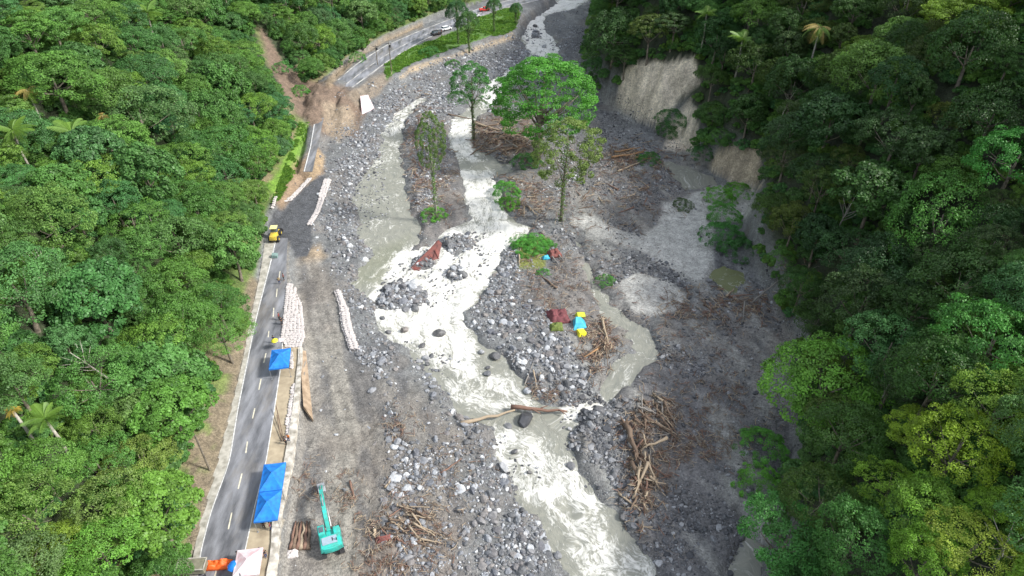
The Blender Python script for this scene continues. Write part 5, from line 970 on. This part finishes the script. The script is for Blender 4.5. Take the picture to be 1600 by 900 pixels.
canopy((-32.15, 53.6), 3.0, 4.55, math.radians(8), 'blue hip roofed canopy tent, the lower of the joined pair', MBLU); canopy((-32.8, 58.2), 3.0, 4.55, math.radians(8), 'blue hip roofed canopy tent, the upper of the joined pair', MBLU)
canopy((-38.1, 81.6), 3.1, 4.6, math.radians(10), 'single blue canopy tent on the shoulder beside the white sandbag bank', MBLU)
canopy((-32.4, 45.7), 3.1, 3.6, math.radians(8), 'white canopy with pinkish red stains at the bottom edge of the road', MWC, 2.2, 2.9)
def umbrella(p, lab, mat, r=.6):
    x, y = G(*p, RZ+1.9); e = empty('umbrella', (x, y, RZ), 0, lab, 'umbrella'); V = [(0, 0, 2.25)]; F = []
    for q in (1, 2, 3):
        for j in range(16): a = 2*PI*j/16; t = q/3; rr_ = r*t*(1 if j % 2 == 0 else .94); V.append((rr_*math.cos(a), rr_*math.sin(a), 2.25-.38*t*t))
    F += [(0, 1+j, 1+(j+1) % 16) for j in range(16)]+[(1+q*16+j, 17+q*16+j, 17+q*16+(j+1) % 16, 1+q*16+(j+1) % 16) for q in range(2) for j in range(16)]; mk('canopy', V, F, mat, e)
    V = []; F = []; add_tube(V, F, [(0, 0, .02), (0, 0, 2.3)], [.02, .02], 6); mk('pole', V, F, MSTL, e)
umbrella((366, 884), 'bright blue umbrella beside the white canopy at the bottom', MBLU, .85); umbrella((429, 532), 'yellow umbrella just above the single blue canopy', MYL, .6); umbrella((438, 531), 'white umbrella next to the yellow one', MWC, .55)
# khaki box stall and orange tarpaulins at the roadblock
x, y = G(304, 893, RZ); e = empty('tarp_stall', (x, y, RZ), math.radians(3), 'khaki tarp covered box stall standing across the drain strip at the roadblock', 'stall'); V = []; F = []; add_box(V, F, (0, 0, 1.1), (3.3, 1.5, 1.0), taper=.98); mk('tarp_cover', V, F, MKH, e, .05); V = []; F = []
for (a, b, c_, d_) in ((0, -.78, 3.45, .12), (0, .78, 3.45, .12), (-1.68, 0, .12, 1.5), (1.68, 0, .12, 1.5)): add_box(V, F, (a, b, 1.66), (c_, d_, .12))
mk('rim', V, F, MCON, e)
for (a, b) in ((-1.55, -.65), (1.55, -.65), (-1.55, .65), (1.55, .65)): V = []; F = []; add_box(V, F, (a, b, .3), (.1, .1, .6)); mk('leg', V, F, MDK, e)
def crumple(name, c, w, l, h, rz, lab, cat, mat, z=None, seed=1, amp=1.):
    nx_, ny_ = 26, 20; u = np.linspace(-1, 1, nx_); v = np.linspace(-1, 1, ny_); U, Vv = np.meshgrid(u, v); rr_ = np.clip(1-np.maximum(abs(U), abs(Vv))**3, 0, 1)
    edge = 1+.22*(fbm(U*3, Vv*3, 1, 3, seed)-.5); Z_ = h*rr_*(.35+1.3*fbm(U*2+5, Vv*2, .9, 4, seed+5)*amp); co = np.stack([U*w/2*edge, Vv*l/2*edge, Z_+.02], -1).reshape(-1, 3); idx = np.arange(nx_*ny_).reshape(ny_, nx_); q = np.stack([idx[:-1, :-1], idx[:-1, 1:], idx[1:, 1:], idx[1:, :-1]], -1).reshape(-1, 4)
    o = bpy.data.objects.new(name, mesh_np(name, co, q, mat, True)); link(o); x, y = G(*c, z or 0); o.location = (x, y, H(x, y) if z is None else z); o.rotation_euler = (0, 0, rz); md = o.modifiers.new('thickness', 'SOLIDIFY'); md.thickness = .04; return tag(o, lab, cat)
crumple('tarpaulin', (341, 884), 3.2, 1.3, .9, .1, 'crumpled bright orange tarpaulin lying across the road lane', 'tarpaulin', MORG, RZ, 3); crumple('tarpaulin', (284, 880), 1.3, .9, .9, .4, 'small orange tarpaulin at the left end of the khaki stall', 'tarpaulin', MORG, RZ+.2, 5)
crumple('collapsed_tent', (872, 500), 3.9, 4.0, 1.1, .2, 'dark red collapsed tent fabric on the gravel bar', 'tent', MRD2, None, 7); crumple('collapsed_tent', (869, 516), 2.5, 2.2, .8, .1, 'olive green collapsed tent below the dark red one', 'tent', MOLV, None, 9)
crumple('tarpaulin', (866, 400), 2.8, 2.7, 1.0, .3, 'rusty red tarpaulin beside the small green plot', 'tarpaulin', MRED, None, 11); crumple('tarpaulin', (853, 406), 1.6, 1.2, .6, .2, 'small light blue tarpaulin left of the rusty red one', 'tarpaulin', MCY, None, 13); crumple('tarpaulin', (600, 847), 2.2, 1.0, .6, .3, 'torn red orange sheet in the brown root pile', 'tarpaulin', MRED, None, 15)
crumple('sand_bag_heap', (457, 868), 1.6, 1.3, .5, .3, 'small pale heap of sacks below the stacked logs', 'heap', MWHT, None, 19)
def block(name, p, s_, rz, rx, lab, cat, mat, z=.25, tp=.8): x, y = G(*p); V = []; F = []; add_box(V, F, (0, 0, 0), s_, 0, tp, 0); o = mk(name, V, F, mat, None, .06); o.location = (x, y, H(x, y)+z); o.rotation_euler = (rx, .12, rz); return tag(o, lab, cat)
block('plastic_block', (907, 498), (1.9, 1.4, .9), .15, .2, 'lime yellow panel piece above the cyan one on the gravel bar', 'panel', MLIM); block('plastic_block', (908, 525), (1.6, 1.8, .9), .3, -.15, 'bright yellow panel piece below the cyan one', 'panel', MYL)
x, y = G(905, 512); V = [(-1.2, -1.5, 0), (1.4, -1.1, 0), (1.1, 1.3, 0), (-1.1, 1.5, 0), (-.7, .6, 1.5), (.2, .7, 1.4), (.5, -.3, .9), (-.8, -.6, 1.0)]; F = [(3, 2, 1, 0), (0, 1, 6, 7), (1, 2, 5, 6), (2, 3, 4, 5), (3, 0, 7, 4), (4, 7, 6, 5)]; o = mk('play_house', V, F, MCY, None, .05); o.location = (x, y, H(x, y)); tag(o, 'cyan plastic play hut lying between two yellow pieces on the bar', 'play hut')
# planks by the red tarpaulin
for i, (a, b, lab) in enumerate([((862, 405), (874, 420), 'white plank leaning below the rusty red tarpaulin'), ((872, 402), (882, 414), 'second white plank right of the first by the tarpaulin'), ((855, 392), (862, 382), 'thin pale plank above the light blue tarpaulin'), ((811, 401), (812, 419), 'pale yellow post on the left edge of the small green plot')]): log_px(a, b, .28, 0 if i > 1 else 3, 0, lab, None, .4, .3, 'plank')
# red wreck in the rapids
x, y = G(668, 408); e = empty('wrecked_structure', (x, y, WZ), 0, 'red wrecked steel structure jutting out of the rapids', 'wreck')
V = [(-3.0, -2.2, .1), (-2.2, -3.0, .0), (1.6, 1.2, .6), (2.3, 3.8, 2.9), (1.7, 4.0, 2.8), (-.6, 1.0, 1.3)]; V += [(a+.5, b-.1, c-.55) for a, b, c in V]; F = [(0, 1, 2, 5), (5, 2, 3, 4), (6, 11, 8, 7), (11, 10, 9, 8), (0, 6, 7, 1), (1, 7, 8, 2), (2, 8, 9, 3), (3, 9, 10, 4), (4, 10, 11, 5), (5, 11, 6, 0)]; mk('roof_panel', V, F, MRED, e)
V = []; F = []
for k_ in range(5): add_tube(V, F, [(-2.6+k_*1.0, -2.4+k_*1.1, .5+.35*k_), (-1.4+k_*.9, -2.9+k_*1.0, .1)], [.1, .1], 5)
add_tube(V, F, [(-3.1, -2.2, .3), (2.2, 3.9, 3.0)], [.13, .1], 6); add_tube(V, F, [(.8, -.2, 0), (2.1, 3.6, 2.6)], [.11, .09], 6); mk('truss', V, F, MRED, e)
x, y = G(717, 420); V = []; F = []; add_tube(V, F, [(0, 0, 0), (.4, .8, 1.6), (-.2, 1.6, 2.2), (-1.2, 1.7, 1.9)], [.14, .13, .12, .08], 7); o = mk('bent_pipe', V, F, MSTL, None, 0, True); o.location = (x, y, WZ+.3); tag(o, 'bent grey pipe sticking out of the small rock island in the rapids', 'pipe')
# stacked brown logs beside the excavator
for i in range(6): log_px((455+i*5.6, 862), (463+i*4.4, 819), .48, (2, 1, 2, 0, 2, 1)[i], 0, 'thick reddish brown log in the neat stack left of the excavator', 'logs stacked left of the excavator', .25, .25, 'cut_log')
for i, (a, b, lab) in enumerate([((433, 640), (444, 690), 'thin brown pole lying askew on the sandy shoulder'), ((434.5, 655), (440, 690), 'second shorter pole beside the thin brown one on the shoulder')]):
    x0, y0 = G(*a, RZ); x1, y1 = G(*b, RZ); V = []; F = []; add_tube(V, F, [(x0, y0, RZ+.9), (x1, y1, RZ+.08)], [.07, .07], 6); tag(mk('wooden_pole', V, F, MW[1]), lab, 'pole')
def utility_pole(p, z, h, lab, mat=None, arm=True):
    x, y = G(*p, z); e = empty('utility_pole', (x, y, z), 0, lab, 'utility pole'); V = []; F = []; add_tube(V, F, [(0, 0, -.5), (0, 0, h)], [.16, .10], 8); mk('pole', V, F, mat or MBARK, e)
    if arm: V = []; F = []; add_box(V, F, (0, 0, h-.5), (1.8, .12, .14)); add_cyl(V, F, (.35, 0, h-1.3), .28, .8); mk('crossarm', V, F, MDK, e)
utility_pole((327, 733), 2.6, 7.5, 'thin dark pole on the brown verge left of the road', arm=False); utility_pole((590, 101), 3, 6.5, 'grey utility pole at the outer edge of the far road end'); utility_pole((612, 112), 3, 9.5, 'taller utility pole with a box on the far green bank'); utility_pole((396, 945), RZ, 7.0, 'thin grey lamp pole rising beside the white canopy at the bottom', MSTL, False)
block('crate', (433, 414), (1.2, 1.0, .7), .1, 0, 'grey green crate on the road below the yellow loader', 'crate', simple('grey_green', (.2, .3, .28), .7, .2, 2), .02, .95).location.z = RZ+.36
# ---------------------------------------------------------------- people
SKIN = simple('skin', (.30, .16, .09), .6, .1, 3); HAIRM = simple('black_hair', (.02, .018, .015), .7, .2, 5)
def skinned(name, pts, edges, rad, mat):
    me = bpy.data.meshes.new(name); me.from_pydata(pts, edges, []); o = bpy.data.objects.new(name, me); COL.objects.link(o); sk = o.modifiers.new('s', 'SKIN'); sb = o.modifiers.new('u', 'SUBSURF'); sb.levels = 1; sb.render_levels = 1
    for i, r_ in enumerate(rad): me.skin_vertices[0].data[i].radius = (r_, r_*.85) if not isinstance(r_, tuple) else r_
    me.skin_vertices[0].data[0].use_root = True; dg = bpy.context.evaluated_depsgraph_get(); out = bpy.data.meshes.new_from_object(o.evaluated_get(dg)); bpy.data.objects.remove(o); out.materials.clear(); out.materials.append(mat); return out
def body_meshes(arm):
    ax, az = arm; P_ = [(0, 0, .95), (0, 0, 1.15), (0, 0, 1.4), (0, 0, 1.5), (0, .01, 1.62), (0, .015, 1.72)]; E_ = [(0, 1), (1, 2), (2, 3), (3, 4), (4, 5)]; R_ = [(.15, .1), (.135, .09), (.16, .09), .055, (.078, .095), (.06, .07)]
    for s_ in (-1, 1):
        b = len(P_); P_ += [(s_*.18, 0, 1.40), (s_*.25, .02, 1.13), (s_*ax, .12, az), (s_*ax*1.0, .2, az-.03)]; E_ += [(2, b), (b, b+1), (b+1, b+2), (b+2, b+3)]; R_ += [.06, .045, .033, (.04, .02)]
        for f_ in range(5):
            q = len(P_); o_ = (f_-2)*.018; L_ = (.05, .075, .082, .078, .06)[f_]; P_ += [(s_*ax+o_, .2+.04, az-.035), (s_*ax+o_*1.3+(-s_*.03 if f_ == 0 else 0), .2+.03+L_, az-.055)]; E_ += [(b+3, q), (q, q+1)]; R_ += [.009, .008]
    for s_ in (-1, 1):
        b = len(P_); P_ += [(s_*.09, 0, .88), (s_*.11, .03, .5), (s_*.12, 0, .1), (s_*.12, .05, .04), (s_*.125, .17, .03)]; E_ += [(0, b), (b, b+1), (b+1, b+2), (b+2, b+3), (b+3, b+4)]; R_ += [.09, .062, .042, .045, (.045, .03)]
    body = skinned('person_body', P_, E_, R_, SKIN)
    sh = lambda m: skinned('shirt', [(0, 0, .93), (0, 0, 1.15), (0, 0, 1.42)]+[p for s_ in (-1, 1) for p in [(s_*.18, 0, 1.41), (s_*.24, .015, 1.2)]], [(0, 1), (1, 2), (2, 3), (3, 4), (2, 5), (5, 6)], [(.165, .115), (.15, .105), (.172, .105), .075, .062, .075, .062], m)
    tr = lambda m: skinned('trousers', [(0, 0, .97)]+[p for s_ in (-1, 1) for p in [(s_*.09, 0, .87), (s_*.11, .03, .5), (s_*.12, 0, .12)]], [(0, 1), (1, 2), (2, 3), (0, 4), (4, 5), (5, 6)], [(.16, .115), .105, .078, .06, .105, .078, .06], m)
    return body, sh, tr
BODY = [body_meshes((.27, .9)), body_meshes((.22, 1.15))]; HM = None
cm = {k_: simple(k_+'_cloth', c_, .8, .1, 4) for k_, c_ in dict(black=(.02, .02, .025), navy=(.03, .05, .14), maroon=(.25, .03, .05), khaki=(.45, .36, .18), white=(.7, .7, .7), orange=(.7, .2, .03), grey=(.2, .2, .22)).items()}
SHM = {(i, k_): BODY[i][1](m) for i in (0, 1) for k_, m in cm.items()}; TRM = {k_: BODY[0][2](cm[k_]) for k_ in ('black', 'navy', 'grey')}
bm = bmesh.new(); bmesh.ops.create_uvsphere(bm, u_segments=12, v_segments=8, radius=.108); [setattr(v.co, 'z', v.co.z*.8 if v.co.z > 0 else v.co.z*.45) for v in bm.verts]; HM = bpy.data.meshes.new('hair'); bm.to_mesh(HM); bm.free(); HM.materials.append(HAIRM)
for (p_, z, rz, sc_, tc_, k_, lab) in [((413, 826), RZ, 0, 'black', 'black', 0, 'person in black standing at the lower edge of the paired blue canopies'), ((424, 828), RZ, 2, 'maroon', 'navy', 1, 'person in maroon at the right leg of the paired canopies'), ((402, 871), RZ, 3, 'black', 'black', 0, 'person in black at the upper edge of the white canopy'),
 ((409, 868), RZ, 1, 'navy', 'black', 1, 'person in navy in the middle of the group at the white canopy'), ((416, 871), RZ, 4, 'black', 'navy', 0, 'person in dark clothes at the right end of the group'), ((374, 874), RZ, 5, 'maroon', 'navy', 1, 'person in maroon beside the blue umbrella'), ((447, 694), RZ, 2.5, 'grey', 'black', 1, 'person in grey by the askew pole on the shoulder'),
 ((437, 500), RZ, 1.5, 'maroon', 'black', 0, 'person in maroon at the road edge beside the sandbag bank'), ((441, 507), RZ, 4, 'black', 'black', 1, 'person in black right below the maroon one'), ((437, 444), RZ, 0, 'khaki', 'navy', 0, 'person in khaki yellow walking at the upper end of the road'), ((444, 438), RZ, 2, 'maroon', 'black', 1, 'person in maroon at the top of the sandbag bank'),
 ((452, 690), RZ+.1, 3, 'orange', 'navy', 0, 'person in orange sitting high beside the wall crest sandbags'), ((429, 536), RZ, 3, 'navy', 'grey', 1, 'person under the yellow umbrella'), ((686, 56), 3, 1, 'black', 'black', 0, 'person in black among the vehicles on the far road'), ((690, 53), 3, 2, 'maroon', 'black', 0, 'person in maroon among the vehicles on the far road'), ((705, 44), 3, 2, 'white', 'navy', 1, 'person in white among the vehicles on the far road')]:
    x, y = G(*p_, z); e = empty('person', (x, y, z), rz, lab.replace('sitting high ', ''), 'person')
    for nm_, m in (('body', BODY[k_][0]), ('shirt', SHM[(k_, sc_)]), ('trousers', TRM[tc_]), ('hair', HM)):
        o = bpy.data.objects.new(nm_, m); link(o, e)
        if nm_ == 'hair': o.location = (0, .0, 1.72)
# ---------------------------------------------------------------- far vehicles
def car(p, rz, mat, lab, cat='car', pickup=False):
    x, y = G(*p, 3.0); e = empty('parked_'+cat.replace(' ', '_'), (x, y, 3.02), rz, lab, cat); V = []; F = []
    prof = [(-2.1, .35), (-2.15, .8), (-1.9, .98), (1.0, .98), (1.9, .85), (2.15, .65), (2.12, .35)]; m_ = len(prof); V += [(a, -.85, b) for a, b in prof]+[(a, .85, b) for a, b in prof]; F += [tuple(range(m_))[::-1], tuple(range(m_, 2*m_))]+[(i, (i+1) % m_, m_+(i+1) % m_, m_+i) for i in range(m_)]; bd = mk('body', V, F, mat, e, .06, True)
    V = []; F = []; cx, cl = (.35, 1.7) if pickup else (-.35, 2.8); add_box(V, F, (cx, 0, 1.22), (cl, 1.55, .5), taper=.82); gl = mk('window', V, F, MGL, e, .04); V = []; F = []; add_box(V, F, (cx, 0, 1.49), (cl*.8, 1.28, .05)); mk('roof', V, F, mat, e, .015)
    for a in (-1.35, 1.35):
        for b in (-.82, .82): V = []; F = []; add_cyl(V, F, (a, b, .34), .34, .24, 'y', 14); mk('wheel', V, F, MRUB, e)
    for b in (-.6, .6): V = []; F = []; add_box(V, F, (2.14, b, .68), (.06, .3, .16)); mk('headlight', V, F, MWC, e)
cp_ = lambda n_, c_: simple(n_, c_, .3, .05, 1)
A_ = math.radians(38)
car((697, 47), A_, cp_('white_car_paint', (.75, .75, .75)), 'white car parked on the far road', 'car'); car((682, 54), A_, cp_('black_car_paint', (.03, .03, .035)), 'black car behind the white one on the far road', 'car'); car((718, 40), A_, cp_('grey_car_paint', (.2, .2, .22)), 'dark grey car farther up the far road', 'car')
car((742, 27), math.radians(30), cp_('silver_car_paint', (.5, .5, .52)), 'silver car near the dark tall trees on the far road', 'car'); car((757, 17), math.radians(20), cp_('red_car_paint', (.6, .05, .04)), 'red pickup truck at the top of the far road', 'pickup truck', True)
# white sheet hanging on the eroded bank
p = [(*G(563, 150, 2.6), 2.6), (*G(575, 148, 2.6), 2.6), (*G(586, 172, .2), .3), (*G(566, 180, .2), .3)]; V = p+[(a-.15, b+.2, c-.1) for a, b, c in p]; F = [(0, 1, 2, 3), (7, 6, 5, 4), (0, 4, 5, 1), (1, 5, 6, 2), (2, 6, 7, 3), (3, 7, 4, 0)]; tag(mk('tarpaulin', V, F, MWC), 'pinkish white sheet draped down the eroded bank under the far road', 'tarpaulin')
